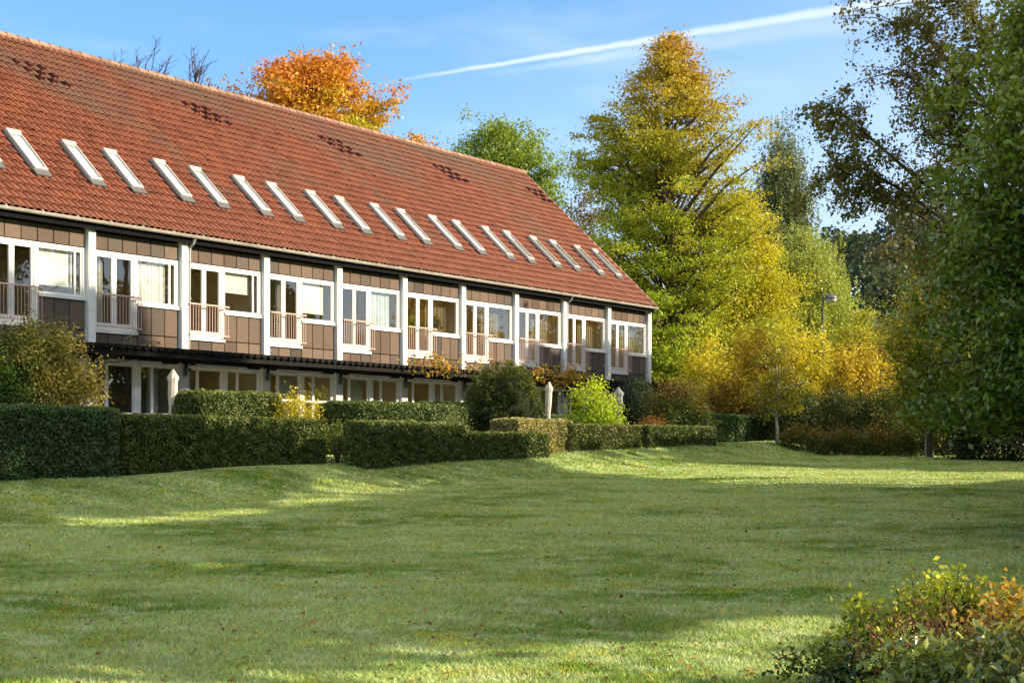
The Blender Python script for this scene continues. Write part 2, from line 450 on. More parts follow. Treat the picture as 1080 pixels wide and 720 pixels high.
# ------------------------------------------------------------------ sunlit patches that the tree crowns are cut open for
def px_of(X, Y, Z):
    return 540 + F * X / Y, HOR - F * Z / Y
def in_poly(px, py, poly):
    r = np.zeros(len(px), bool); n = len(poly)
    for i in range(n):
        x0, y0 = poly[i]; x1, y1 = poly[(i + 1) % n]
        if y0 == y1: continue
        c = ((y0 > py) != (y1 > py)) & (px < (x1 - x0) * (py - y0) / (y1 - y0) + x0)
        r ^= c
    return r
LIT = [
    [(50, 556), (75, 546), (150, 548), (205, 541), (262, 535), (262, 543), (200, 549), (130, 555)],
    [(347, 490), (362, 504), (384, 514), (372, 526), (340, 531), (290, 538), (294, 532), (322, 518)],
    [(380, 513), (410, 506), (456, 506), (452, 516), (385, 521)],
    [(470, 508), (505, 507), (505, 510), (470, 511)],
    [(588, 484), (640, 487), (700, 489), (800, 492), (900, 497), (1080, 500), (1080, 507), (960, 514), (840, 512), (760, 512), (700, 505), (590, 494)],
    [(180, 598), (250, 597), (260, 600), (190, 602)], [(290, 590), (350, 589), (350, 592), (300, 593)],
    [(840, 650), (880, 652), (880, 668), (790, 680), (700, 690), (640, 694), (700, 678)],
    [(560, 700), (650, 704), (760, 700), (860, 690), (860, 712), (700, 722), (560, 722)],
    [(540, 690), (700, 676), (700, 681), (600, 693)],
    [(0, 712), (120, 708), (300, 712), (500, 704), (560, 712), (500, 722), (0, 722)],
    [(-200, 724), (1300, 716), (1300, 830), (-200, 850)],
]
def lit_mask(P, lawn_only=False):
    """True where the sun ray going on from point P should reach something the photo shows in sunlight"""
    Sx, Sy, Sz = S
    u0, v0 = uv_of(P[:, 0], P[:, 1])
    Sn = Sx * NX + Sy * NY; Sd = Sx * DX + Sy * DY
    # plane of the hedge fronts
    t = (v0 - 6.8) / Sn
    u68 = u0 - t * Sd; z68 = P[:, 2] - t * Sz
    tf = (v0 - 0.0) / Sn
    uf = u0 - tf * Sd; zf = P[:, 2] - tf * Sz
    nz_ = fnoise(uf, zf, 1.0, .4)
    zs = np.interp(uf, [8, 18, 20, 23, 25, 26.6, 30, 38, 40, 42.0, 44, 52, 60], [5.3, 5.1, 4.8, 4.4, 3.7, 1.0, .6, .6, 2.2, 3.6, 4.1, 3.9, 2.0])
    litf = (zf > zs + .55 * nz_)
    patch = (np.abs(uf - 40.2) < 2.4 + .3 * nz_) & (np.abs(zf - 5.2) < .35)
    litf &= ~patch
    litf |= (zf > 5.7)
    # rays that land on the terrace between hedge and house
    t5 = (v0 - 5.55) / Sn
    u55 = u0 - t5 * Sd; z55 = P[:, 2] - t5 * Sz
    over = np.where((u55 > 10) & (u55 < 24.6), z55 > .58 + .05 * nz_, z68 > .50 + .04 * nz_)
    terr = (zf <= 0.6) & over
    lit_t = (u55 > 19.6)
    out = np.where(terr, lit_t, litf & over)
    # sunlit hedge faces
    hl = (u68 > 31.9) & (u68 < 34.6) & (z68 > -.4)
    hd = (u68 > 34.6) & (u68 < 38.6) & (z68 > -.1) & (fnoise(u68, z68, 1.6, 2.) > .25)
    out |= hl | hd
    # lawn
    z = np.full(len(P), -.9)
    for _ in range(4):
        tg = (P[:, 2] - z) / Sz
        gx = P[:, 0] - tg * Sx; gy = P[:, 1] - tg * Sy
        z = ground(gx, np.clip(gy, -60, 100))
    ok = gy > 3
    ug, vg = uv_of(gx, gy)
    px, py = px_of(gx, np.maximum(gy, 1), z)
    g = np.zeros(len(P), bool)
    jx = px + 14 * fnoise(gx, gy, 1.3, 1.); jy = py + np.interp(py, [480, 560, 720], [.8, 2, 5]) * fnoise(gx, gy, 1.1, 3.)
    for poly in LIT: g |= in_poly(jx, jy, poly)
    g &= ok & (vg > 6.8)
    if lawn_only: return g
    # everything beyond the lawn on the far side is sunlit
    far = (gy > 49 + 1.5 * fnoise(gx, gx * .3, .4)) & (gx < 19)
    far &= ~((uf > 30) & (uf < 50.5) & (zf < 5.6) & (zf > -.5))
    # tips of the bushes in the near corner
    tb = (P[:, 0] - 3.3) / Sx
    yb = P[:, 1] - tb * Sy; zb = P[:, 2] - tb * Sz
    near = (yb > 9.6) & (yb < 11.4) & (zb > -1.02 + .08 * fnoise(yb, zb, 5.)) & (zb < -.45)
    return out | g | far | near

# ------------------------------------------------------------------ trees
def make_tree(name, label, cat, x, y, Ht, R, prof, palette, seed, nlimb=120, ncl=4, nleaf=90, size=.14, cs=.45,
              trunk_r=.22, droop=0.0, h0=.12, tall=None, up=.35, bark=None, leaf=None, group=None, carve=False,
              lean=(0, 0), asym=None, kf=None, limb_up=.45, width=.55, weep=0.0, z0=None, flat=.6, keep=None, cvar=.9, rag=.10):
    rng = np.random.default_rng(seed)
    z0 = float(ground(x, y)) if z0 is None else z0
    root = empty(name, label, cat, (x, y, z0), 0, group)
    mb = MB()
    nt_ = 9
    tp = [np.array([lean[0] * (i / nt_) ** 1.5 + .12 * R * .3 * math.sin(i * 1.1 + seed), lean[1] * (i / nt_) ** 1.5 + .1 * R * .3 * math.cos(i * .9 + seed), Ht * .93 * i / nt_]) for i in range(nt_ + 1)]
    tp[0][2] = -.3
    tr = [trunk_r * (1.25 if i == 0 else 1) * (1 - .93 * i / nt_) + .012 for i in range(nt_ + 1)]
    mb.tube(tp, tr, 8)
    org = np.array([x, y, z0])
    def blocks(*pts):
        if not carve: return False
        return lit_mask(np.array(pts) + org).mean() > .2
    def trunk_at(z):
        s_ = min(max(z / (Ht * .93), 0), 1) * nt_; i = min(int(s_), nt_ - 1); f_ = s_ - i
        return tp[i] * (1 - f_) + tp[i + 1] * f_
    hs = np.array([p_[0] for p_ in prof]); rs = np.array([p_[1] for p_ in prof])
    cl = []; clk = []
    dens = np.interp(np.linspace(h0, 1, 200), hs, rs) + .12
    cdf = np.cumsum(dens); cdf /= cdf[-1]
    lump = rng.random(6) * 6.28
    for i in range(nlimb):
        h = float(np.interp(rng.random(), cdf, np.linspace(h0, 1, 200)))
        a = i * 2.39996 + rng.normal() * .3
        rr = R * np.interp(h, hs, rs) * (.45 + .55 * rng.random() ** .6)
        rr *= 1 + .16 * math.sin(2 * a + lump[0] + h * 5) + .12 * math.sin(3 * a + lump[1] - h * 9) + rag * rng.normal()
        if asym: rr *= asym(a, h)
        tip = np.array([math.cos(a) * rr, math.sin(a) * rr, h * Ht - weep * rr])
        ctr = trunk_at(h * Ht); tip[:2] += ctr[:2]
        st = trunk_at(max(.06 * Ht, h * Ht - rr * limb_up - .08 * Ht * rng.random()))
        mid = st * .45 + tip * .55; mid[2] += rr * (.10 + weep * .5); mid += rng.normal(size=3) * .06 * rr
        r0 = min(trunk_r * .45, .02 + .02 * rr)
        if blocks(st * .5 + mid * .5, mid, (mid + tip) / 2, tip): continue
        mb.tube([st, (st + mid) / 2 + rng.normal(size=3) * .03 * rr, mid, tip], [r0, r0 * .75, r0 * .5, .008], 5, cap=False)
        for j in range(ncl):
            t = .42 + .6 * (j + rng.random()) / ncl
            p_ = mid * (1 - (t - .42) / .6) + tip * ((t - .42) / .6) if t < 1.02 else tip
            c = p_ + rng.normal(size=3) * cs * .75
            cl.append(c); clk.append((c[2] / Ht, a, rng.normal()))
            if j % 2 == 0 and not blocks(p_, c):
                mb.tube([p_, (p_ + c) / 2 + rng.normal(size=3) * .04, c], [.009, .006, .003], 4, cap=False)
    cl = np.array(cl); clk = np.array(clk)
    n = len(cl) * nleaf
    ci = np.repeat(np.arange(len(cl)), nleaf)
    csz = cs * (.6 + .8 * rng.random(len(cl)))[ci][:, None]
    off = rng.normal(size=(n, 3)) * csz * np.array([1, 1, flat])
    if droop:
        dd = rng.exponential(droop, size=n); dd = np.minimum(dd, droop * 3)
        # hanging strands: leaves line up under shared points
        strand = rng.integers(0, 7, n)
        srng = np.random.default_rng(seed + 5); so = srng.normal(size=(len(cl), 7, 3)) * cs * .9
        off = so[ci, strand] * np.array([1, 1, .3]) + rng.normal(size=(n, 3)) * .045
        off[:, 2] -= dd
    P = cl[ci] + off
    hgt = P[:, 2] / Ht
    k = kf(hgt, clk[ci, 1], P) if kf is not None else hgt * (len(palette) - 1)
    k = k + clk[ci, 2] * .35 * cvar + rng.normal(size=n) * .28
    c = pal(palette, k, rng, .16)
    m_ = P[:, 2] > .05
    if carve:
        Pw = P + org; m_ &= ~lit_mask(Pw)
        if size > .2:
            for dy_, dz_ in ((0, -.15), (0, .15), (-.13, 0), (.13, 0)): m_ &= ~lit_mask(Pw + np.array([0, dy_, dz_]))
    if keep is not None: m_ &= keep(P + np.array([x, y, z0]))
    P = P[m_]; c = c[m_]
    v, f_ = leaves(P, size, rng, up=up, width=width, down=droop)
    np_mesh("crown", v, f_, leaf or M_LEAF, root, np.repeat(c, 4, axis=0))
    mb.build("trunk", bark or M_BARK, root, smooth=True)
    return root

def make_shrub(name, label, cat, x, y, Ht, Rx, Ry, palette, seed, n=9000, size=.06, ncl=160, cs=.12, leaf=None, up=.3, group=None,
               z0=None, spiky=0.0, width=.5, rz=0.0, kf=None, stems=14, down=0.0, cut=None, base=0.1, shell=.55, power=2.2, core=False):
    rng = np.random.default_rng(seed)
    z0 = float(ground(x, y)) if z0 is None else z0
    root = empty(name, label, cat, (x, y, z0), rz, group)
    a = rng.random(ncl) * 6.283; ct = rng.random(ncl) * 1.15 - .15
    rad = shell + (1 - shell) * rng.random(ncl) ** .5
    lump = 1 + .12 * np.sin(3 * a + seed) + .1 * np.sin(5 * a + ct * 6 + seed * 2) + .07 * rng.normal(size=ncl)
    st = np.sqrt(np.clip(1 - np.abs(ct) ** power, 0, 1))
    C = np.stack([np.cos(a) * st * Rx * rad * lump, np.sin(a) * st * Ry * rad * lump, (base + (1 - base) * np.clip(ct, -.12, 1)) * Ht * (rad * lump) ** .5], 1)
    C[:, 2] = np.maximum(C[:, 2], .04)
    mb = MB()
    for i in range(stems):
        j = rng.integers(ncl); c = C[j]
        mb.tube([(c[0] * .08, c[1] * .08, -.1), c * np.array([.45, .45, .6]), c], [.018, .012, .004], 5, cap=False)
    if spiky:
        for i in range(int(stems * 1.2)):
            j = rng.integers(ncl); c = C[j]; d = c / (np.linalg.norm(c) + 1e-6); d[2] += .6
            mb.tube([c, c + d * spiky * (.4 + rng.random())], [.005, .002], 4, cap=False)
    ci = rng.integers(0, ncl, n)
    P = C[ci] + rng.normal(size=(n, 3)) * cs * (.6 + .8 * rng.random(ncl))[ci][:, None]
    if spiky: P += (rng.random((n, 1)) < .12) * (C[ci] / (np.linalg.norm(C[ci], axis=1)[:, None] + .01) + np.array([0, 0, .6])) * rng.random((n, 1)) * spiky
    h = P[:, 2] / Ht
    ck = rng.normal(size=ncl)[ci]
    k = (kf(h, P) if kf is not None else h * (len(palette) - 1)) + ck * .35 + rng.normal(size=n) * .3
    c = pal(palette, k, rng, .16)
    m_ = P[:, 2] > .01
    if cut is not None: m_ &= cut(P)
    P = P[m_]; c = c[m_]
    v, f_ = leaves(P, size, rng, up=up, width=width, down=down)
    np_mesh("foliage", v, f_, leaf or M_LEAF, root, np.repeat(c, 4, axis=0))
    mb.build("stem", M_TWIG, root)
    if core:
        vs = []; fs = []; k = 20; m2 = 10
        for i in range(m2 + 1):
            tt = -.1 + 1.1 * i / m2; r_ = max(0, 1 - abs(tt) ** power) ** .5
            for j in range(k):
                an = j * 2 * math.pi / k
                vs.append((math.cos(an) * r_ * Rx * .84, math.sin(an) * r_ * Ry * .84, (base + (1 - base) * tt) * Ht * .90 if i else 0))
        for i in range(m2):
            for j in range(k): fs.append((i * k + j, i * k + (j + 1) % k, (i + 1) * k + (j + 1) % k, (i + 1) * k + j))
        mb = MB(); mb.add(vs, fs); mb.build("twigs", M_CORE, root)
    return root

# ------------------------------------------------------------------ ground
def axis(lo, hi, step, far, nfar):
    fine = np.arange(lo, hi + step, step)
    ext = np.geomspace(step, far, nfar)
    return np.concatenate([lo - ext[::-1], fine, fine[-1] + ext])
gx = axis(-30, 40, .4, 2500, 34); gy = axis(0, 90, .4, 2500, 34)
GX, GY = np.meshgrid(gx, gy, indexing='ij')
GZ = ground(GX, GY)
nx_, ny_ = GX.shape
ii = np.arange(nx_ * ny_).reshape(nx_, ny_)
fq = np.stack([ii[:-1, :-1], ii[1:, :-1], ii[1:, 1:], ii[:-1, 1:]], -1).reshape(-1, 4)
g = np_mesh("lawn_ground", np.stack([GX, GY, GZ], -1).reshape(-1, 3), fq, M_LAWN, smooth=True)
tag(g, kind='structure')

# terrace paving between the hedges and the house
mb = MB()
for i in range(int(42 / .6)):
    for j in range(3):
        u = 8 + i * .6; v = .15 + j * .6
        mb.box(u + .005, u + .595, -(v + .595), -(v + .005), -.12, -.055)
pv = mb.build("terrace_paving", basic("paving_slab", (.30, .28, .26), .9, .15, 6, .3))
pv.location = loc2w(0, 0, 0); pv.rotation_euler = (0, 0, BROT)
tag(pv, kind='structure')

# ------------------------------------------------------------------ the long house
rb = random.Random(4)
house = empty("apartment_building", "long two storey row house with red tiled roof and white posts", "building", loc2w(0, 0, 0), BROT)
# local axes: x = u along the facade, y = -v (rear), z up
BAY = 2.973; U1 = 49.9; NB = 14; U0 = U1 - NB * BAY
EZ, EV, RZ, RV = 5.66, .16, 11.66, -6.28
SL = math.hypot(RZ - EZ, EV - RV); ca, sa = (EV - RV) / SL, (RZ - EZ) / SL
def roofp(u, w, n=0.0):     # w = distance up the slope from the eave, n = height above the slope
    return np.stack([u, -(EV - w * ca) - n * sa + 0 * u, EZ + w * sa + n * ca + 0 * u], -1) if isinstance(u, np.ndarray) else np.array([u, -(EV - w * ca) - n * sa, EZ + w * sa + n * ca])
# pantile roof : every course a corrugated strip lapping over the one below
TW = .2; NR = 26; RH = SL / NR
ntile = int(round((U1 - U0 + .3) / TW)); sub = 6
uu = U0 - .15 + np.arange(ntile * sub + 1) * TW / sub
ph = (np.arange(ntile * sub + 1) % sub) / sub
wave = np.array([-.028, .034, .062, .066, .050, .010])[(np.arange(ntile * sub + 1) % sub)]
rng = np.random.default_rng(11)
V = []; Fc = []; Cc = []; base = 0
for r in range(NR):
    w0 = r * RH - .02; w1 = (r + 1) * RH + .06
    jit = np.repeat(rng.normal(size=ntile + 1) * .004, sub)[:len(uu)]
    a = roofp(uu, w0, wave * .9 + .044 + jit)      # underside of the lip
    b = roofp(uu, w0, wave * 1.0 + .062 + jit)
    c = roofp(uu, w1, wave * 1.0 - .004 + jit)
    ti = np.minimum(np.arange(len(uu)) // sub, ntile - 1)
    tr = rng.random(ntile)[ti]; tr2 = rng.random(ntile)[ti]
    col = np.array([.185, .052, .024])[None] * (.78 + .42 * tr[:, None])
    col = col * (1 - .22 * (tr2[:, None] > .86)) 
    wn = (r + .5) / NR
    um = uu
    lich = np.clip(fnoise(um * .55 + wn * 2.0, np.full(len(um), wn * 4.5), 1, 1.2) * .8 + (wn - .62) * 1.5 + .25 * (tr - .5), 0, 1)
    lich = np.maximum(lich, .55 * (np.abs(((um + wn * 3.2) % 8.9) - 3.0) < .5) * (tr2 > .3) * (wn > .2))
    patina = np.array([.115, .075, .05])
    col = col * (1 - .75 * lich[:, None]) + patina * .75 * lich[:, None]
    low = np.clip(.22 - wn, 0, .22) / .22 * .25
    col = col * (1 - low) + np.array([.17, .08, .05]) * low
    V += [a, b, c]; Cc += [col, col, col]
    m_ = len(uu); k = np.arange(m_ - 1)
    for s0, s1 in ((0, 1), (1, 2)):
        Fc.append(np.stack([base + s0 * m_ + k, base + s0 * m_ + k + 1, base + s1 * m_ + k + 1, base + s1 * m_ + k], 1))
    base += 3 * m_
# rear slope, plainer courses
for r in range(NR):
    for w_, n_ in ((r * RH, .04), ((r + 1) * RH, .0)):
        us = np.array([U0 - .15, U1 + .15]); p = roofp(us, w_, n_)
        p[:, 1] = 2 * (-RV) - p[:, 1]
        V.append(p); Cc.append(np.tile([[.36, .11, .05]], (2, 1)))
    Fc.append(np.array([[base, base + 1, base + 3, base + 2]])); base += 4
roof = np_mesh("roof", np.concatenate(V), np.concatenate(Fc), M_TILE, house, np.concatenate(Cc), smooth=False)
# roof underlay closing the slope
mb = MB()
for (w_a, w_b) in ((0.05, SL),):
    for sgn in (1, -1):
        vs = []
        for u in (U0, U1):
            for w_, n_ in ((w_a, -.02), (w_b, -.02), (w_b, -.2), (w_a, -.2)):
                p = roofp(u, w_, n_)
                if sgn < 0: p[1] = 2 * (-RV) - p[1]
                vs.append(p)
        mb.add(vs, [(0, 1, 2, 3), (4, 7, 6, 5), (0, 4, 5, 1), (1, 5, 6, 2), (2, 6, 7, 3), (3, 7, 4, 0)])
mb.build("roof_boarding", M_SOFFIT, roof)
# ridge tiles
mb = MB()
k = 0; u = U0 - .15
while u < U1 + .1:
    pts = []
    rr = .115 + .006 * rb.random(); z = RZ + .015 + .008 * rb.random()
    c = np.array([.25, .14, .085]) * (.7 + .6 * rb.random())
    mb.tube([(u, -RV, z), (u + .36, -RV, z - .012)], [rr * 1.06, rr * .95], 10, c)
    u += .36
mb.build("ridge_tile", M_TILE, roof, usecol=True)
# verge boards
for uu_, nm in ((U1 + .17, 1), (U0 - .17, 1)):
    mb = MB()
    for sgn in (1, -1):
        vs = []
        for du in (-.03, .03):
            for w_, n_ in ((-.02, .085), (SL, .085), (SL, -.16), (-.02, -.16)):
                p = roofp(uu_ + du, w_, n_)
                if sgn < 0: p[1] = 2 * (-RV) - p[1]
                vs.append(p)
        mb.add(vs, [(0, 1, 2, 3), (4, 7, 6, 5), (0, 4, 5, 1), (1, 5, 6, 2), (2, 6, 7, 3), (3, 7, 4, 0)])
    mb.build("verge_board", M_GUTTER, roof)

# skylights
def skylight(u):
    w0, w1, hw = 1.66, 3.20, .195; fw_ = .026
    mb = MB()
    def slab(ua, ub, wa, wb, n0, n1):
        vs = [roofp(a_, b_, c_) for a_ in (ua, ub) for b_ in (wa, wb) for c_ in (n0, n1)]
        mb.add(vs, [(0, 1, 3, 2), (4, 6, 7, 5), (0, 4, 5, 1), (2, 3, 7, 6), (0, 2, 6, 4), (1, 5, 7, 3)])
    slab(u - hw, u - hw + fw_, w0, w1, .0, .195); slab(u + hw - fw_, u + hw, w0, w1, .0, .195)
    slab(u - hw + fw_, u + hw - fw_, w0, w0 + .09, .0, .190)
    slab(u - hw + fw_, u + hw - fw_, w1 - .10, w1, .0, .200)
    slab(u - hw - .02, u + hw + .02, w1 + .002, w1 + .07, .0, .22)
    f_ = mb.build("skylight", M_SKYFRAME, house)
    mb = MB()
    slab(u - hw + fw_, u + hw - fw_, w0 + .09, w1 - .10, .168, .176)
    mb.build("pane", M_SKYGLASS, f_)
    mb = MB()
    slab(u - hw - .03, u + hw + .03, w0 - .20, w0 - .004, .10, .142)
    slab(u - hw - .05, u - hw - .004, w0 - .004, w1 + .1, .0, .125); slab(u + hw + .004, u + hw + .05, w0 - .004, w1 + .1, .0, .125)
    mb.build("flashing", M_LEAD, f_)
    mb = MB()
    slab(u - hw + .04, u + hw - .04, w0 + .10, w1 - .11, .14, .15)
    mb.build("blind", M_BLIND, f_)  # white sheet below the glass, added in place of the sky's reflection
for i in range(0, NB):
    for fr in (.24, .68):
        ucen = U1 - (i + fr) * BAY - .07
        if ucen > U0 + 1: skylight(ucen)
# vent tiles in clusters below the ridge
for c in range(7):
    uc = 49.5 - 6.06 * c
    for r, cols_ in ((0, (-.72, -.30, .12)), (1, (-.50, -.06, .36)), (2, (-.24, .18, .62))):
        for du in cols_:
            u = uc + du; w = 7.42 - r * .30
            if u > U1 - .1 or u < U0: continue
            mb = MB()
            vs = [roofp(u - .10, w, .05), roofp(u + .10, w, .05), roofp(u + .10, w - .28, .05), roofp(u - .10, w - .28, .05),
                  roofp(u - .05, w - .20, .20), roofp(u + .05, w - .20, .20), roofp(u + .075, w - .28, .185), roofp(u - .075, w - .28, .185)]
            mb.add(vs, [(0, 1, 5, 4), (1, 2, 6, 5), (0, 4, 7, 3), (4, 5, 6, 7), (3, 7, 6, 2)], (.070, .014, .012))
            mb.build("vent_tile", M_TILE, house, usecol=True)

# gutter, soffit, downpipes
def half_gutter(u0, u1):
    mb = MB(); k = 8; r = .065
    n = int((u1 - u0) / 2) + 1
    yc, zc = -(EV + .045), EZ - .015
    vs = []; fs = []
    us = np.linspace(u0, u1, n + 1)
    for u in us:
        for rr in (r, r - .006):
            for j in range(k + 1):
                a = math.pi + math.pi * j / k
                vs.append((u, yc + rr * math.cos(a), zc + rr * math.sin(a)))
    m_ = k + 1
    for i in range(n):
        for s_ in (0, 1):
            for j in range(k):
                a = (i * 2 + s_) * m_ + j; b = ((i + 1) * 2 + s_) * m_ + j
                fs.append((a, a + 1, b + 1, b))
        for j in (0, k):
            fs.append((i * 2 * m_ + j, (i + 1) * 2 * m_ + j, ((i + 1) * 2 + 1) * m_ + j, (i * 2 + 1) * m_ + j))
    mb.add(vs, fs)
    mb.tube([(u0, yc - r, zc), (u1, yc - r, zc)], .012, 6)
    u = u0 + .4
    while u < u1:     # joint collars
        mb.tube([(u - .012, yc, zc - .004), (u + .012, yc, zc - .004)], [r + .005, r + .005], 10)
        u += 1.0
    return mb.build("gutter", M_GUTTER, house)
half_gutter(U0 - .15, U1 + .22)
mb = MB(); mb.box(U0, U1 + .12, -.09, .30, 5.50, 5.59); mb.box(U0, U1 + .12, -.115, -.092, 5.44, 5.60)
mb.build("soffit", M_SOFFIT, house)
WV = .14        # wall face recess behind the post fronts (y local)
# wall core (behind panels) as closed boxes between openings is replaced by slabs and party walls
mb = MB()
mb.box(U0 + .02, U1 + .02, WV + .06, 12.4, -.06, .0)
mb.box(U0 + .02, U1 + .02, WV + .06, 12.4, 2.55, 2.75)
mb.box(U0 + .02, U1 + .02, WV + .06, 12.4, 5.15, 5.30)
mb.build("floor_slab", M_ROOMWOOD, house)
mb = MB()
mb.box(U0 + .02, U1 + .02, 2.9, 3.0, 0, 2.55); mb.box(U0 + .02, U1 + .02, 2.5, 2.62, 2.75, 5.15)
mb.build("inner_wall", M_ROOM, house)
mb = MB()
mb.box(U0 - .12, U1 + .12, 12.3, 12.5, -.1, 5.6)
for u in (U0 - .1, U1 - .1):
    mb.box(u, u + .22, WV + .1, 12.3, -.1, 5.6)
    mb.add([(u, .16, 5.6), (u, 12.4, 5.6), (u, 6.28, 11.4), (u + .22, .16, 5.6), (u + .22, 12.4, 5.6), (u + .22, 6.28, 11.4)], [(0, 1, 2), (3, 5, 4), (0, 3, 4, 1), (1, 4, 5, 2), (2, 5, 3, 0)])
mb.build("gable_wall", M_STUCCO, house)
mb = MB()
for i in range(1, NB):
    u = U1 - i * BAY
    mb.box(u - .06, u + .06, WV + .1, 4.4, 0, 2.55); mb.box(u - .06, u + .06, WV + .1, 4.4, 2.75, 5.15)
mb.build("party_wall", M_ROOM, house)

def jpanel(mb, u0, u1, z0, z1):
    t = rb.random(); k = .74 + .5 * rb.random()
    c = np.array([.124, .088, .064]) * k if t < .75 else np.array([.088, .070, .058]) * k
    mb.box(u0 + .012, u1 - .012, WV - .018 - .004 * rb.random(), WV + .03, z0 + .012, z1 - .012, c, b=.004)

PO = .22
for i in range(NB + 1):
    u = U1 - i * BAY
    mb = MB(); mb.box(u - PO / 2, u + PO / 2, 0, WV + .06, 2.56, 5.50, b=.008)
    mb.build("post", M_WHITE, house)
    mb = MB()
    mb.box(u - .15, u + .15, .02, WV + .08, -.08, 2.30, b=.008)
    mb.build("ground_floor_pier", M_STUCCO, house)
    mb = MB()
    mb.box(u - .03, u + .03, -.22, .0, 2.10, 2.16); mb.box(u - .05, u + .05, -.03, .018, 1.98, 2.22)
    mb.build("bracket", M_LAMP, house)
    if i in (8, 2, 12):
        mb = MB(); uu_ = u + .175
        mb.tube([(uu_, -.17, 5.58), (uu_, -.10, 5.45), (uu_, .02, 5.36), (uu_, .04, 5.2), (uu_, .04, 0.0)], .042, 10)
        for z in (5.0, 4.0, 3.1): mb.tube([(uu_, .04, z), (uu_, .04, z + .05)], .05, 10)
        mb.build("downpipe", M_PIPE, house)

def win(name, u0, u1, z0, z1, y, bars, parent, fw=.05, depth=.07, hb=(), glass=M_GLASS, bottom=None):
    """one window or door leaf with frame and pane; bars = extra mullion u, hb = transom z"""
    mb = MB(); fb = bottom or fw
    mb.box(u0, u0 + fw, y, y + depth, z0, z1); mb.box(u1 - fw, u1, y, y + depth, z0, z1)
    mb.box(u0 + fw, u1 - fw, y + .001, y + depth, z1 - fw, z1); mb.box(u0 + fw, u1 - fw, y + .001, y + depth, z0, z0 + fb)
    for b_ in bars: mb.box(b_ - .025, b_ + .025, y + .003, y + depth - .01, z0 + fb, z1 - fw)
    for b_ in hb: mb.box(u0 + fw, u1 - fw, y + .004, y + depth - .012, b_ - .02, b_ + .02)
    o = mb.build(name, M_FRAME, parent)
    g_ = MB(); g_.box(u0 + fw - .005, u1 - fw + .005, y + depth * .5, y + depth * .5 + .006, z0 + fb - .005, z1 - fw + .005)
    g_.build("pane", glass, o)
    return o

def plant_in(u, y, z, h, col, seed):
    t = empty("potted_plant", "", "plant", (0, 0, 0))
    return t

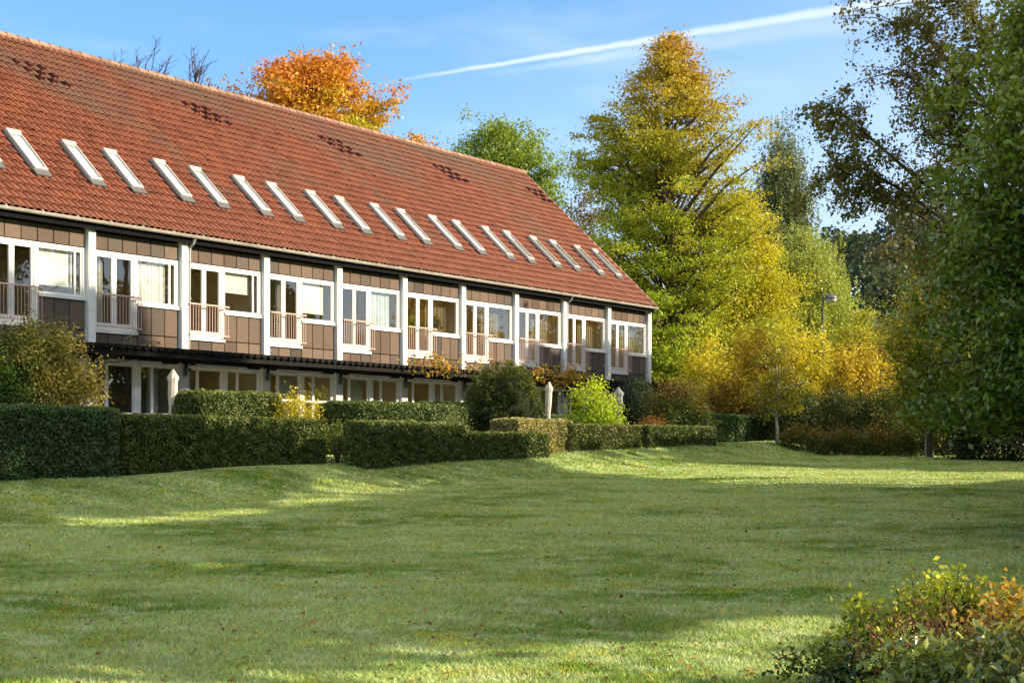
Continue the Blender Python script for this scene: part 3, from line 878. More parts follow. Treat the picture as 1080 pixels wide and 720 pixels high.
for i in range(NB):
    ul = U1 - (i + 1) * BAY + PO / 2; ur = U1 - i * BAY - PO / 2
    bay = NB - i
    # ---- cladding
    mb = MB()
    n = 6; us = np.linspace(ul + .0, ur - .03, n + 1)
    for a, b in zip(us[:-1], us[1:]): jpanel(mb, a, b, 5.0, 5.44)
    mb.build('cladding_strip', M_PANEL, house, usecol=True); mb = MB()
    ud = ul + 1.36
    us2 = us[3:]
    for a, b in zip(np.linspace(ud + .02, ur - .03, 4)[:-1], np.linspace(ud + .02, ur - .03, 4)[1:]):
        jpanel(mb, a, b, 2.98, 3.70); jpanel(mb, a, b, 2.50, 2.98)
    for a, b in zip(np.linspace(ul, ud + .02, 4)[:-1], np.linspace(ul, ud + .02, 4)[1:]): jpanel(mb, a, b, 2.50, 2.93)
    mb.build("cladding_panel", M_PANEL, house, usecol=True)
    mb = MB()
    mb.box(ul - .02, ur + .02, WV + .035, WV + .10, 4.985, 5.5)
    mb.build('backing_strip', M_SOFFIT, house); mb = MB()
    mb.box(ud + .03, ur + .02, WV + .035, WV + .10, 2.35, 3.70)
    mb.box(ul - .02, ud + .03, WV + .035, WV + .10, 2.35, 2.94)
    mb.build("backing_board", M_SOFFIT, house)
    # ---- french door
    fr = MB()
    fr.box(ul, ud, WV - .03, WV + .09, 4.915, 4.985)                      # head
    fr.box(ul, ul + .05, WV - .03, WV + .09, 3.03, 4.915); fr.box(ud - .10, ud, WV - .03, WV + .09, 3.03, 4.915)
    fr.box(ul, ud + .01, WV - .06, WV + .09, 2.95, 3.03)
    dr = fr.build("french_door", M_FRAME, house)
    um = (ul + .05 + ud - .10) / 2
    win("door_leaf", ul + .052, um - .002, 3.032, 4.912, WV - .01, (), dr, fw=.07, depth=.06, bottom=.17)
    win("door_leaf", um + .002, ud - .102, 3.032, 4.912, WV - .01, (), dr, fw=.07, depth=.06, bottom=.17)
    # ---- window
    f2 = MB()
    f2.box(ud + .001, ur, WV - .03, WV + .09, 4.915, 4.985)
    f2.box(ud + .001, ur - .0, WV - .07, WV + .09, 3.70, 3.785)
    f2.box(ur - .09, ur - .0, WV - .03, WV + .09, 3.785, 4.915)
    wf = f2.build("window", M_FRAME, house)
    win("sash", ud + .001, ur - .091, 3.786, 4.914, WV - .005, (ur - .30,) if i in (7, 8, 9, 10) else (), wf, fw=.045, depth=.05)
    # ---- juliet railing
    r_ = MB(); yr = -.03
    r_.box(ul - .0, ud + .05, yr - .02, yr + .02, 3.875, 3.915, b=.004); r_.box(ul, ud + .05, yr - .015, yr + .015, 3.085, 3.115)
    for kx in range(15):
        x = ul + .04 + kx * (ud - ul - .02) / 14
        r_.box(x - .006, x + .006, yr - .006, yr + .006, 3.115, 3.875)
    r_.box(ud + .02, ud + .05, yr - .01, WV - .02, 3.88, 3.91); r_.box(ud + .02, ud + .05, yr - .01, WV - .02, 3.085, 3.115)
    r_.build("railing", M_RAIL, dr)
    # ---- upstairs furnishings seen through the glass
    kind = {10: 'blind', 9: 'blind', 8: 'frost', 7: 'half', 6: 'blindn', 5: 'frost2', 4: 'plant', 3: 'plant', 2: '', 1: 'plant'}.get(i, rb.choice(['blind', '', 'half']))
    zt = 4.90
    if kind in ('blind', 'blindn'):
        b_ = MB(); u_a, u_b = ud + .06, ur - (.34 if kind == 'blindn' else .30)
        b_.box(u_a, u_b, WV + .13, WV + .135, 4.02, zt); b_.box(u_a, u_b, WV + .12, WV + .145, 4.0, 4.02)
        b_.build("blind", M_BLIND, wf)
    if kind in ('frost', 'frost2'):
        b_ = MB()
        n = 40; vs = []; fs = []
        for k in range(n + 1):
            u = ud + .06 + (ur - .32 - ud - .06) * k / n; yy = WV + .14 + .02 * math.sin(k * 1.3) + .008 * math.sin(k * .5)
            vs += [(u, yy, 3.80), (u, yy, zt)]
            if k: fs.append((2 * k - 2, 2 * k, 2 * k + 1, 2 * k - 1))
        b_.add(vs, fs); b_.build("curtain", M_FROST if kind == 'frost2' else M_BLIND, wf)
    if kind in ('plant', '') :
        b_ = MB(); n = 44; vs = []; fs = []
        for k in range(n + 1):
            u = ud + .05 + (ur - .06 - ud - .05) * k / n; yy = WV + .34 + .03 * math.sin(k * 1.1 + i) + .012 * math.sin(k * .47)
            vs += [(u, yy, 3.2), (u, yy, 5.0)]
            if k: fs.append((2 * k - 2, 2 * k, 2 * k + 1, 2 * k - 1))
        b_.add(vs, fs); b_.build("sheer_curtain", M_SHEER, wf)
    if kind == 'half':
        b_ = MB(); b_.box(ud + .06, ur - .35, WV + .13, WV + .135, 4.35, zt); b_.box(ud + .06, ur - .35, WV + .12, WV + .145, 4.325, 4.35)
        b_.build("blind", M_BLIND, wf)
    # door curtains pulled aside
    if i in (8, 6, 3, 10):
        b_ = MB(); n = 16; vs = []; fs = []
        a0 = ul + .1 if i != 6 else ul + .55
        for k in range(n + 1):
            u = a0 + .36 * k / n; yy = WV + .22 + .03 * math.sin(k * 1.9)
            vs += [(u, yy, 3.05), (u, yy, zt)]
            if k: fs.append((2 * k - 2, 2 * k, 2 * k + 1, 2 * k - 1))
        b_.add(vs, fs); b_.build("curtain", M_CURTAIN, dr)
    # ---- ground floor glazing
    gz0 = .92 if i not in (6, 5) else .12
    f3 = MB()
    gl, gr = ul + .03, ur - .03
    cen = (gl + gr) / 2
    f3.box(gl, gr, WV - .03, WV + .07, 2.20, 2.27); f3.box(gl, gr, WV - .04, WV + .07, gz0 - .06, gz0 + .02)
    f3.box(gl, gl + .07, WV - .03, WV + .07, gz0 + .02, 2.20); f3.box(gr - .07, gr, WV - .03, WV + .07, gz0 + .02, 2.20)
    f3.box(cen - .09, cen + .09, WV - .03, WV + .07, gz0 + .02, 2.20)
    if i in (6, 5): f3.box(gl + .07, gr - .07, WV - .015, WV + .05, 1.42, 1.48)
    gw = f3.build("ground_floor_window", M_FRAME, house)
    a, b = gl + .072, cen - .092
    win("sash", a, a + .33, gz0 + .022, 2.198, WV - .005, (), gw, fw=.04, depth=.05)
    win("sash", a + .332, b, gz0 + .022, 2.198, WV - .005, (), gw, fw=.045, depth=.05)
    a, b = cen + .092, gr - .072
    win("sash", a, a + .40, gz0 + .022, 2.198, WV - .005, (), gw, fw=.04, depth=.05)
    win("sash", a + .402, b, gz0 + .022, 2.198, WV - .005, (), gw, fw=.045, depth=.05)
    if i in (8, 6, 5):
        b_ = MB(); n = 26; vs = []; fs = []
        a0, w_ = (cen + .5, .34) if i == 8 else (gl + .5, .7)
        for k in range(n + 1):
            u = a0 + w_ * k / n; yy = WV + .2 + .03 * math.sin(k * 1.7)
            vs += [(u, yy, .1), (u, yy, 2.2)]
            if k: fs.append((2 * k - 2, 2 * k, 2 * k + 1, 2 * k - 1))
        b_.add(vs, fs); b_.build("curtain", M_CURTAIN, gw)
    if gz0 > .5:
        b_ = MB(); b_.box(gl, gr, WV, WV + .06, -.06, gz0 - .06); b_.build("sill_wall", M_STUCCO, house)
    else:
        b_ = MB(); b_.box(gl, gr, WV, WV + .06, -.06, gz0 - .06); b_.build("sill_wall", M_STUCCO, house)
    b_ = MB(); b_.box(ul - .03, ur + .03, WV, WV + .09, 2.27, 2.35); b_.build("lintel", M_TAR, house)

# pergola along the terrace
mb = MB()
PU0 = U0 + .3
PV = 1.25
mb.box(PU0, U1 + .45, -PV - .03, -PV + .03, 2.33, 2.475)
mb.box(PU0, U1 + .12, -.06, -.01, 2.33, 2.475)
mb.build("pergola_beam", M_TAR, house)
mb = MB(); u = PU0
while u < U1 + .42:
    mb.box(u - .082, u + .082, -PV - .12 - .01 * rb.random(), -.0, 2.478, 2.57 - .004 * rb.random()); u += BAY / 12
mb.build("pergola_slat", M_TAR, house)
for i in range(NB + 1):
    u = U1 - i * BAY
    mb = MB(); mb.box(u - .035, u + .035, -PV + .03, -.06, 2.30, 2.42); mb.box(u - .03, u + .03, -.06, -.01, 2.20, 2.33)
    mb.build("pergola_rafter", M_TAR, house)
for i in (8, 7, 6, 5, 4):
    ul = U1 - (i + 1) * BAY + .2; ur = U1 - i * BAY - .3
    mb = MB(); mb.tube([(ul, -.20, 2.24), (ur - .7, -.20, 2.24)], .055, 10); mb.tube([(ul + .1, -.25, 2.2), (ur - .6, -.4, 2.2)], .02, 6)
    mb.build("awning", M_STUCCO, house)

# ------------------------------------------------------------------ things on sills (plants inside the windows)
def pot_plant(u, v, z, h, cols, seed, label):
    p = loc2w(u, v, z)
    t = empty("potted_plant", label, "potted plant", p, 0, "potted plants behind the upstairs windows")
    mb = MB(); mb.tube([(0, 0, 0), (0, 0, .13)], [.05, .07], 12); mb.build("pot", M_POT, t)
    rng = np.random.default_rng(seed)
    C = rng.normal(size=(260, 3)) * np.array([.10, .10, h * .28]) + np.array([0, 0, .13 + h * .5])
    C[:, 2] = np.maximum(C[:, 2], .14)
    v_, f_ = leaves(C, .09, rng, up=.3, width=.4)
    np_mesh("foliage", v_, f_, M_LEAF, t, np.repeat(pal([cols, cols], rng.random(len(C)), rng, .25), 4, axis=0))
def bayu(i, fr): return U1 - (i + 1) * BAY + PO / 2 + fr * (BAY - PO)
pot_plant(bayu(4, .33), -WV - .5, 3.75, .42, (.25, .38, .03), 3, "bright green plant behind the french door glass, sixth upstairs bay from left")
pot_plant(bayu(4, .66), -WV - .22, 3.79, .45, (.07, .08, .04), 5, "dark spiky plant on upstairs window sill, to the right of the bright green one")
pot_plant(bayu(6, .33), -WV - .5, 3.4, .65, (.20, .20, .03), 6, "tall olive plant inside upstairs french door left of a white blind")

# ------------------------------------------------------------------ hedges
def hedge(label, u0, u1, v_front, thick, ztop, seed, cols=((.020, .050, .014), (.035, .075, .018), (.07, .115, .03)), zb=None, dens=2600, size=.055, roundness=.10, group="clipped hedges along the lawn bank", name="hedge"):
    rng = np.random.default_rng(seed)
    cx, cy, _ = loc2w((u0 + u1) / 2, v_front - thick / 2, 0)
    gz = float(ground(*loc2w((u0 + u1) / 2, v_front - .1, 0)[:2])) if zb is None else zb
    if zb is None: gz -= .10
    root = empty(name, label, "hedge", (cx, cy, gz), BROT, group)
    hx, hy, hz = (u1 - u0) / 2, thick / 2, ztop - gz
    # rounded box surface sampling
    A = {'f': 2 * hx * hz, 'b': 2 * hx * hz * .5, 't': 4 * hx * hy, 's': 2 * hy * hz}
    P = []; 
    def surf(n, kind):
        a, b = rng.random(n) * 2 - 1, rng.random(n)
        if kind == 'f': return np.stack([a * hx, np.full(n, -hy), b * hz], 1), np.tile([0, -1., 0], (n, 1))
        if kind == 'b': return np.stack([a * hx, np.full(n, hy), b * hz], 1), np.tile([0, 1., 0], (n, 1))
        if kind == 't': return np.stack([a * hx, (b * 2 - 1) * hy, np.full(n, hz)], 1), np.tile([0, 0, 1.], (n, 1))
        sg = 1 if kind == 'r' else -1
        return np.stack([np.full(n, sg * hx), a * hy, b * hz], 1), np.tile([sg, 0, 0.], (n, 1))
    Ns = []
    for kd, ar in (('f', 2 * hx * hz), ('b', hx * hz * .6), ('t', 4 * hx * hy), ('r', 2 * hy * hz), ('l', 2 * hy * hz)):
        p, nn = surf(int(ar * dens * (1.15 if kd in 'fr' else 1)), kd); P.append(p); Ns.append(nn)
    P = np.concatenate(P); Ns = np.concatenate(Ns)
    # round the edges
    r = roundness
    q_ = np.array([hx, hy, hz])
    d = np.stack([np.maximum(np.abs(P[:, 0]) - (hx - r), 0), np.maximum(np.abs(P[:, 1]) - (hy - r), 0), np.maximum(P[:, 2] - (hz - r), 0)], 1)
    L = np.linalg.norm(d, axis=1); ex = L > r
    sc_ = np.where(ex, r / np.maximum(L, 1e-6), 1)[:, None]
    dn = d * sc_
    P = np.stack([np.sign(P[:, 0]) * (np.minimum(np.abs(P[:, 0]), hx - r) + dn[:, 0]), np.sign(P[:, 1]) * (np.minimum(np.abs(P[:, 1]), hy - r) + dn[:, 1]), np.minimum(P[:, 2], hz - r) + dn[:, 2]], 1)
    ln = fnoise(P[:, 0] + P[:, 1] * 1.3, P[:, 2], 2.6, seed)
    ln2 = fnoise(P[:, 0] - P[:, 1], P[:, 2] * 1.4, 7.0, seed * 2)
    depth = .035 * ln + .022 * ln2 - .055 * rng.random(len(P)) ** 2
    P = P + Ns * depth[:, None]
    # thin bare patches near the foot
    keep = ~((rng.random(len(P)) < .55) & (P[:, 2] < .10 + .06 * ln))
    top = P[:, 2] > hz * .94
    k = 1.0 + .55 * ln2 + .45 * rng.normal(size=len(P)) + .8 * top  # top leaves shifted lighter, sunlight put into their colour
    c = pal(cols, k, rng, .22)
    br = rng.random(len(P)) < .02
    c[br] = np.array([.20, .15, .05])
    P = P[keep]; c = c[keep]
    v_, f_ = leaves(P, size, rng, up=.1, width=.62)
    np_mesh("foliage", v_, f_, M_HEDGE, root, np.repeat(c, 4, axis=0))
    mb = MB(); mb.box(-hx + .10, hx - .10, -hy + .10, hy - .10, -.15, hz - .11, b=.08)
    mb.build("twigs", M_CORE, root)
    # stray shoots on top
    return root
G1 = ((.026, .062, .020), (.055, .120, .034), (.12, .20, .065))
G2 = ((.034, .062, .014), (.072, .115, .022), (.20, .22, .045))
G3 = ((.045, .065, .014), (.10, .125, .024), (.22, .22, .05))
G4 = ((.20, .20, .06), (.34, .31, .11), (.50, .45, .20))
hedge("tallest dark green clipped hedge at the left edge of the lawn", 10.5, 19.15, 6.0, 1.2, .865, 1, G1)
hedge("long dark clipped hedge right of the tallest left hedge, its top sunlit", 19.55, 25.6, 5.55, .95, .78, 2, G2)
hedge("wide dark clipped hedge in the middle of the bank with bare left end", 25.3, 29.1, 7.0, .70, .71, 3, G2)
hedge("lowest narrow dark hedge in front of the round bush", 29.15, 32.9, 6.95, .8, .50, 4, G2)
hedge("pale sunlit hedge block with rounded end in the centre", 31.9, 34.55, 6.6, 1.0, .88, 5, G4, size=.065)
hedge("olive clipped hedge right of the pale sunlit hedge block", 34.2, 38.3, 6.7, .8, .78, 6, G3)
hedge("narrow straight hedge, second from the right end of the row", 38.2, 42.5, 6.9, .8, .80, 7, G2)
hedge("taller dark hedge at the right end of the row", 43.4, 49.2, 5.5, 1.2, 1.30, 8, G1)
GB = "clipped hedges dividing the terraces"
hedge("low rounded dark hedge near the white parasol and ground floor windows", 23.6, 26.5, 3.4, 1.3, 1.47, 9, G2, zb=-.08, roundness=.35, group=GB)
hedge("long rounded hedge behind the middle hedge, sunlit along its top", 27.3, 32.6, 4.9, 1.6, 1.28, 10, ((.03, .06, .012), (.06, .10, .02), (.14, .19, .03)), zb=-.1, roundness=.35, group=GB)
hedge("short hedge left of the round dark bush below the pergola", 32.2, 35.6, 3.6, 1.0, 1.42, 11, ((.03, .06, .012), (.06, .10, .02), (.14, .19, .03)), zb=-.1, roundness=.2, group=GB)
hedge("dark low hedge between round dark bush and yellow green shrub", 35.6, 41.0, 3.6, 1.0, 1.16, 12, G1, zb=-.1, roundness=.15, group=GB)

# ------------------------------------------------------------------ shrubs on the terrace
def at(px, Y): return ((px - 540) * Y / F, Y)
x, y = at(36, 31.5)
make_shrub("garden_shrub", "big untidy bush with sunlit right side behind tallest hedge", "bush", x, y, 2.7, 1.25, 1.0, [(.05, .08, .015), (.17, .18, .03), (.38, .30, .07)], 21, n=34000, size=.075, ncl=300, cs=.14, spiky=.22, stems=40, kf=lambda h, P: .5 + .5 * h + P[:, 0] * .6)  # leaves turn golden towards the right, sunlight put into the colour
x, y = at(-10, 30.5)
make_shrub("garden_shrub", "green bush at the very left edge beside the untidy bush", "bush", x, y, 2.2, .8, .8, [(.03, .07, .01), (.08, .16, .02)], 22, n=9000, size=.08)
x, y = at(533, 41.2)
make_shrub("clipped_bush", "large round dark clipped bush in front of the pergola", "bush", x, y, 2.38, 1.05, .95, [(.03, .055, .012), (.055, .085, .018), (.13, .15, .03)], 23, n=60000, size=.052, ncl=1600, cs=.045, shell=.92, stems=10, power=3.4, core=True)
x, y = at(627, 44.5)
make_shrub("garden_shrub", "bright yellow green shrub behind the olive hedge", "bush", x, y, 1.98, .78, .7, [(.16, .26, .02), (.34, .46, .03), (.50, .60, .05)], 24, n=6500, size=.10, ncl=90, cs=.15)
x, y = at(672, 50.5)
make_shrub("garden_shrub", "dark rounded evergreen bush below the last house bay", "bush", x, y, 2.45, .78, .8, [(.018, .04, .016), (.045, .075, .04)], 25, n=22000, size=.065, ncl=500, cs=.09, spiky=.12, core=True, shell=.8)
x, y = at(714, 48.5)
make_shrub("garden_shrub", "loose green bush with reddish leaves right of dark evergreen bush", "bush", x, y, 2.0, 1.2, .8, [(.03, .06, .01), (.07, .12, .02), (.18, .11, .02)], 26, n=16000, size=.07, ncl=220, spiky=.15)
x, y = at(312, 36.5)
make_shrub("garden_shrub", "small yellow bush below the glazed doors beside the rounded hedge", "bush", x, y, 1.45, .62, .4, [(.12, .16, .02), (.42, .38, .03), (.55, .48, .05)], 27, n=4200, size=.07)
x, y = at(356, 35.3)
make_shrub("garden_shrub", "thin light green sprouting bush in the gap between two hedges", "bush", x, y, .95, .35, .35, [(.05, .09, .02), (.16, .20, .04)], 28, n=2200, size=.06, ncl=50, z0=-.32)
x, y = at(478, 37.6)
make_shrub("garden_shrub", "pale grey green low bush at the right end of the rounded hedge", "bush", x, y, 1.25, .42, .35, [(.10, .14, .05), (.22, .25, .10)], 29, n=3500, size=.055, z0=-.3)
x, y = at(690, 46.6)
make_shrub("garden_shrub", "small orange brown bush peeking over the narrow hedge", "bush", x, y, 1.15, .6, .4, [(.12, .06, .02), (.32, .14, .03)], 30, n=3500, size=.06, z0=-.1)

# climbing vine over the pergola
rng = np.random.default_rng(33)
vine = empty("climbing_vine", "yellow leaved vine climbing over the dark pergola edge", "vine", loc2w(37, 1.25, 2.5), BROT)
mb = MB(); C = []
for k in range(22):
    u = -3.5 + 9.5 * rng.random(); z = .1 * rng.random()
    e = (u + rng.normal() * 1.0, -.15 * rng.random() - .1, z + .1 + .38 * rng.random())
    m_ = ((u + e[0]) / 2, -.1, z + .25)
    mb.tube([(u, -.1, z), m_, e], [.012, .009, .004], 5, cap=False)
    for t in np.linspace(0, 1, 14):
        C.append(np.array([u + (e[0] - u) * t, -.1 - .1 * t, z + (e[2] - z) * t]) + rng.normal(size=3) * .10)
for k in range(520):
    C.append(np.array([4.6 + rng.normal() * .9, -.18, .02]) + rng.normal(size=3) * np.array([.2, .14, .20]))
for k in range(300):
    C.append(np.array([-2.0 + rng.normal() * .8, -.18, .12]) + rng.normal(size=3) * np.array([.2, .14, .16]))
C = np.array(C)
v_, f_ = leaves(C, .10, rng, width=.8)
np_mesh("foliage", v_, f_, M_LEAF, vine, np.repeat(pal([(.20, .22, .03), (.50, .36, .04), (.45, .16, .04)], rng.random(len(C)) * 2, rng), 4, axis=0))
mb.build("stem", M_TWIG, vine)
vine = empty("climbing_vine", "thin arching twig with few yellow leaves at the first visible post", "vine", loc2w(23.2, .8, 2.3), BROT)
mb = MB(); C = []
for k, (e, m_) in enumerate([((1.0, -.2, .1), (.5, -.3, .32)), ((1.2, -.1, .45), (.6, -.2, .3)), ((.7, -.3, -.5), (.45, -.3, -.05)), ((.5, -.2, .6), (.2, -.1, .4))]):
    mb.tube([(-.6, 0, -.2), m_, e], [.014, .010, .004], 5, cap=False)
    for t in np.linspace(.4, 1, 7): C.append(np.array(m_) * (1 - t) + np.array(e) * t + rng.normal(size=3) * .05)
C = np.array(C); v_, f_ = leaves(C, .09, rng, width=.6)
np_mesh("foliage", v_, f_, M_LEAF, vine, np.repeat(pal([(.3, .3, .05), (.45, .40, .06)], rng.random(len(C)), rng), 4, axis=0))
mb.build("stem", M_TWIG, vine)

# closed parasols
def parasol(label, px, Y, ztop, mat, tilt, Hh=2.2, w=.13):
    x, y = at(px, Y); zg = float(ground(x, y))
    t = empty("closed_parasol", label, "parasol", (x, y, zg), 0, "closed parasols on the terraces")
    mb = MB(); mb.tube([(0, 0, 0), (0, 0, ztop - zg)], .02, 8); mb.build("pole", M_STAKE, t)
    mb = MB(); mb.tube([(0, 0, 0), (0, 0, .06)], [.22, .20], 16); mb.build("base", M_LEAD, t)
    k = 24; hs = np.linspace(0, 1, 14); top = ztop - zg; bot = top - 1.35
    vs = []; fs = []
    for i, h in enumerate(hs):
        r = np.interp(h, [0, .06, .16, .19, .22, .5, .72, .76, .8, .9, 1], [.015, .05, .13, .14, .095, .10, .075, .07, .085, .11, .12]) * (w / .13)
        for j in range(k):
            a = j * 2 * math.pi / k; rr = r * (1 + .22 * math.cos(a * 8 + h * 1.5))
            vs.append((rr * math.cos(a), rr * math.sin(a), top - 1.35 * h))
    for i in range(13):
        for j in range(k): fs.append((i * k + j, i * k + (j + 1) % k, (i + 1) * k + (j + 1) % k, (i + 1) * k + j))
    mb = MB(); mb.add(vs, fs); mb.build("canopy", mat, t, smooth=True)
    mb = MB(); mb.tube([(0, 0, top - 1.05), (0, 0, top - 1.0)], .09 * w / .13, 16); mb.build("strap", mat, t)
    t.rotation_euler = (0, math.radians(tilt), 0)
parasol("white closed parasol in front of a ground floor window", 181, 35.2, 1.98, M_CANVAS, 1)
parasol("slim beige closed parasol leaning beside the round dark bush", 576, 43.6, 2.08, M_CANVAS, 2.5, w=.11)
parasol("grey closed parasol between yellow green shrub and dark evergreen bush", 652, 49.0, 2.15, M_GREYCANVAS, 0, w=.17)

# ------------------------------------------------------------------ street lamp
x, y = at(868, 63)
lamp = empty("street_lamp", "grey street lamp with round head rising from the golden shrubs", "street lamp", (x, y, float(ground(x, y))))
hz = 6.75 - float(ground(x, y)) 
mb = MB(); mb.tube([(0, 0, -.2), (0, 0, 1.0), (0, 0, hz)], [.09, .07, .045], 12); mb.tube([(0, 0, 0), (0, 0, .06)], .14, 12); mb.build("pole", M_LAMP, lamp)
mb = MB(); mb.tube([(0, 0, hz - .04), (.10, 0, hz - .02), (.2, 0, hz - .08)], .035, 8); mb.build("arm", M_LAMP, lamp)
mb = MB(); mb.tube([(.34, 0, hz + .0), (.34, 0, hz - .06), (.34, 0, hz - .16), (.34, 0, hz - .22)], [.05, .20, .27, .28], 20); mb.build("lamp_shade", M_LAMP, lamp, smooth=True)
mb = MB(); mb.tube([(.34, 0, hz - .222), (.34, 0, hz - .32), (.34, 0, hz - .40)], [.26, .22, .08], 20); mb.build("diffuser", M_LAMPGLASS, lamp, smooth=True)

# ------------------------------------------------------------------ trees beyond the lawn
PB = [(0.02, .3), (.12, .8), (.25, 1.0), (.45, 1.0), (.6, 1.0), (.72, .98), (.80, .88), (.86, .68), (.91, .42), (.96, .20), (1, .04)]
x, y = at(705, 65)
def kbeech(h, a, P):
    return np.interp(h, [0, .3, .55, .75, .88, 1], [0.0, .5, 1.1, 2.0, 2.9, 3.9]) + .45 * P[:, 0] / 3.5
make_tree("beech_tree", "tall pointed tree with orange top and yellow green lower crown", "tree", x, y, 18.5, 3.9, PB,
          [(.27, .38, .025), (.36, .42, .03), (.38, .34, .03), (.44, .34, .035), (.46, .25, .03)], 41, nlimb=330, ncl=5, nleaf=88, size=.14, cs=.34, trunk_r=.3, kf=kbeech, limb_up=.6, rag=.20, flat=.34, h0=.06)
PG = [(0, .6), (.2, .95), (.45, 1.0), (.7, .8), (.88, .5), (1, .1)]
x, y = at(778, 71)
make_tree("golden_tree", "broad golden yellow tree right behind the tall pointed tree", "tree", x, y, 12.4, 2.7, PG, [(.42, .44, .03), (.48, .48, .03), (.54, .46, .03)], 42, nlimb=190, ncl=4, nleaf=95, size=.14, cs=.38, flat=.5, kf=lambda h, a, P: .4 + 1.4 * h)
x, y = at(822, 84)
make_tree("birch_tree", "slender grey green drooping birch behind the golden tree", "tree", x, y, 19.2, 2.6, [(0, .4), (.2, .8), (.45, 1), (.7, .8), (.85, .5), (1, .08)], [(.16, .21, .05), (.16, .20, .07), (.16, .19, .10)], 43, nlimb=190, ncl=5, nleaf=110, size=.14, cs=.4, droop=.75, bark=M_BIRCHBARK, h0=.2, weep=.1)
x, y = at(850, 77)
make_tree("weeping_tree", "pale yellow green weeping tree behind the street lamp", "tree", x, y, 12.0, 3.1, [(0, .75), (.3, 1), (.6, .95), (.8, .75), (1, .2)], [(.34, .40, .06), (.36, .42, .08), (.34, .40, .11)], 44, nlimb=180, ncl=5, nleaf=110, size=.13, cs=.4, droop=.6, h0=.12, weep=.2)
x, y = at(908, 73)
make_tree("round_tree", "small rounded yellow green tree right of the street lamp", "tree", x, y, 7.2, 1.5, [(0, .6), (.3, 1), (.6, 1), (.85, .7), (1, .3)], [(.30, .34, .04), (.42, .42, .05)], 45, nlimb=70, ncl=4, nleaf=80, size=.14, cs=.28)
x, y = at(604, 82)
make_tree("dark_oak", "brownish green tree between the roof end and tall pointed tree", "tree", x, y, 15.3, 3.6, PG, [(.06, .09, .015), (.12, .11, .02), (.20, .12, .025)], 46, nlimb=110, ncl=4, nleaf=80, size=.18, cs=.42, flat=.5)
x, y = at(640, 70)
make_tree("hornbeam_tree", "low golden brown tree behind the roof's right slope", "tree", x, y, 9.5, 2.6, PG, [(.30, .24, .04), (.42, .30, .04)], 47, nlimb=80, ncl=4, nleaf=80, size=.16, cs=.38)
# behind the roof
x, y = at(330, 74)
def kmap(h, a, P): return np.interp(P[:, 0], [-4, -1.5, 1, 4], [1.4, 1.6, 1.1, .9]) - .9 * (P[:, 0] > 2.0) * (h < .84) + .5 * (h > .9)
make_tree("maple_tree", "broad orange maple crown rising above the roof ridge", "tree", x, y, 19.8, 4.35, [(0, .3), (.3, .8), (.6, 1), (.8, 1), (.92, .72), (1, .25)], [(.42, .40, .03), (.58, .34, .03), (.56, .20, .03)], 48, nlimb=280, ncl=5, nleaf=85, size=.20, cs=.42, h0=.45, kf=kmap, flat=.5, asym=lambda a, h: 1.15 if math.cos(a) < 0 and h > .75 else 1.0)
x, y = at(431, 78)
make_tree("maple_tree", "small orange treetop just right of the broad orange maple", "tree", x, y, 16.8, 1.5, [(0, .3), (.5, .8), (.85, 1), (1, .35)], [(.50, .36, .03), (.54, .26, .03)], 49, nlimb=60, ncl=4, nleaf=60, size=.2, cs=.3, h0=.5)
x, y = at(530, 84)
make_tree("ash_tree", "green airy tree above the right part of the roof ridge", "tree", x, y, 19.0, 3.8, [(0, .3), (.4, .8), (.65, 1), (.82, .95), (.94, .65), (1, .25)], [(.10, .18, .018), (.17, .26, .025), (.24, .32, .04)], 50, nlimb=200, ncl=4, nleaf=75, size=.18, rag=.16, cs=.40, h0=.4)
for (px, Y, Hh, sd, lb) in ((150, 60, 17.3, 1, "bare wispy twigs poking above the ridge at left"), (206, 58, 17.0, 2, "single bare slanting treetop above the ridge left of the orange maple")):
    x, y = at(px, Y); rng = np.random.default_rng(sd)
    t = empty("bare_tree", lb, "tree", (x, y, -.1), 0, "bare treetops behind the roof")
    mb = MB(); mb.tube([(0, 0, 0), (0, 0, Hh * .5), (.1, 0, Hh * .86)], [.12, .07, .02], 6)
    for k in range(46 if sd == 1 else 24):
        a = rng.random() * 6.28; z = Hh * (.72 + .2 * rng.random()); r = (1.4 if sd == 1 else .35) * rng.random()
        p0 = np.array([.05, 0, z - .8]); p1 = np.array([math.cos(a) * r, math.sin(a) * r, z]); p2 = p1 + np.array([.25 + .1 * rng.normal() + .2 * math.cos(a), .1 * rng.normal(), .55 + .6 * rng.random()])
        mb.tube([p0, p1, p2], [.026, .018, .010], 4, cap=False)
        for q2 in range(6):
            f2 = rng.random(); b0 = p1 * (1 - f2) + p2 * f2
            mb.tube([b0, b0 + np.array([.18 * rng.normal() + .1, .12 * rng.normal(),   .25])], [.012, .007], 4, cap=False)
    mb.build("branches", M_TWIG, t)

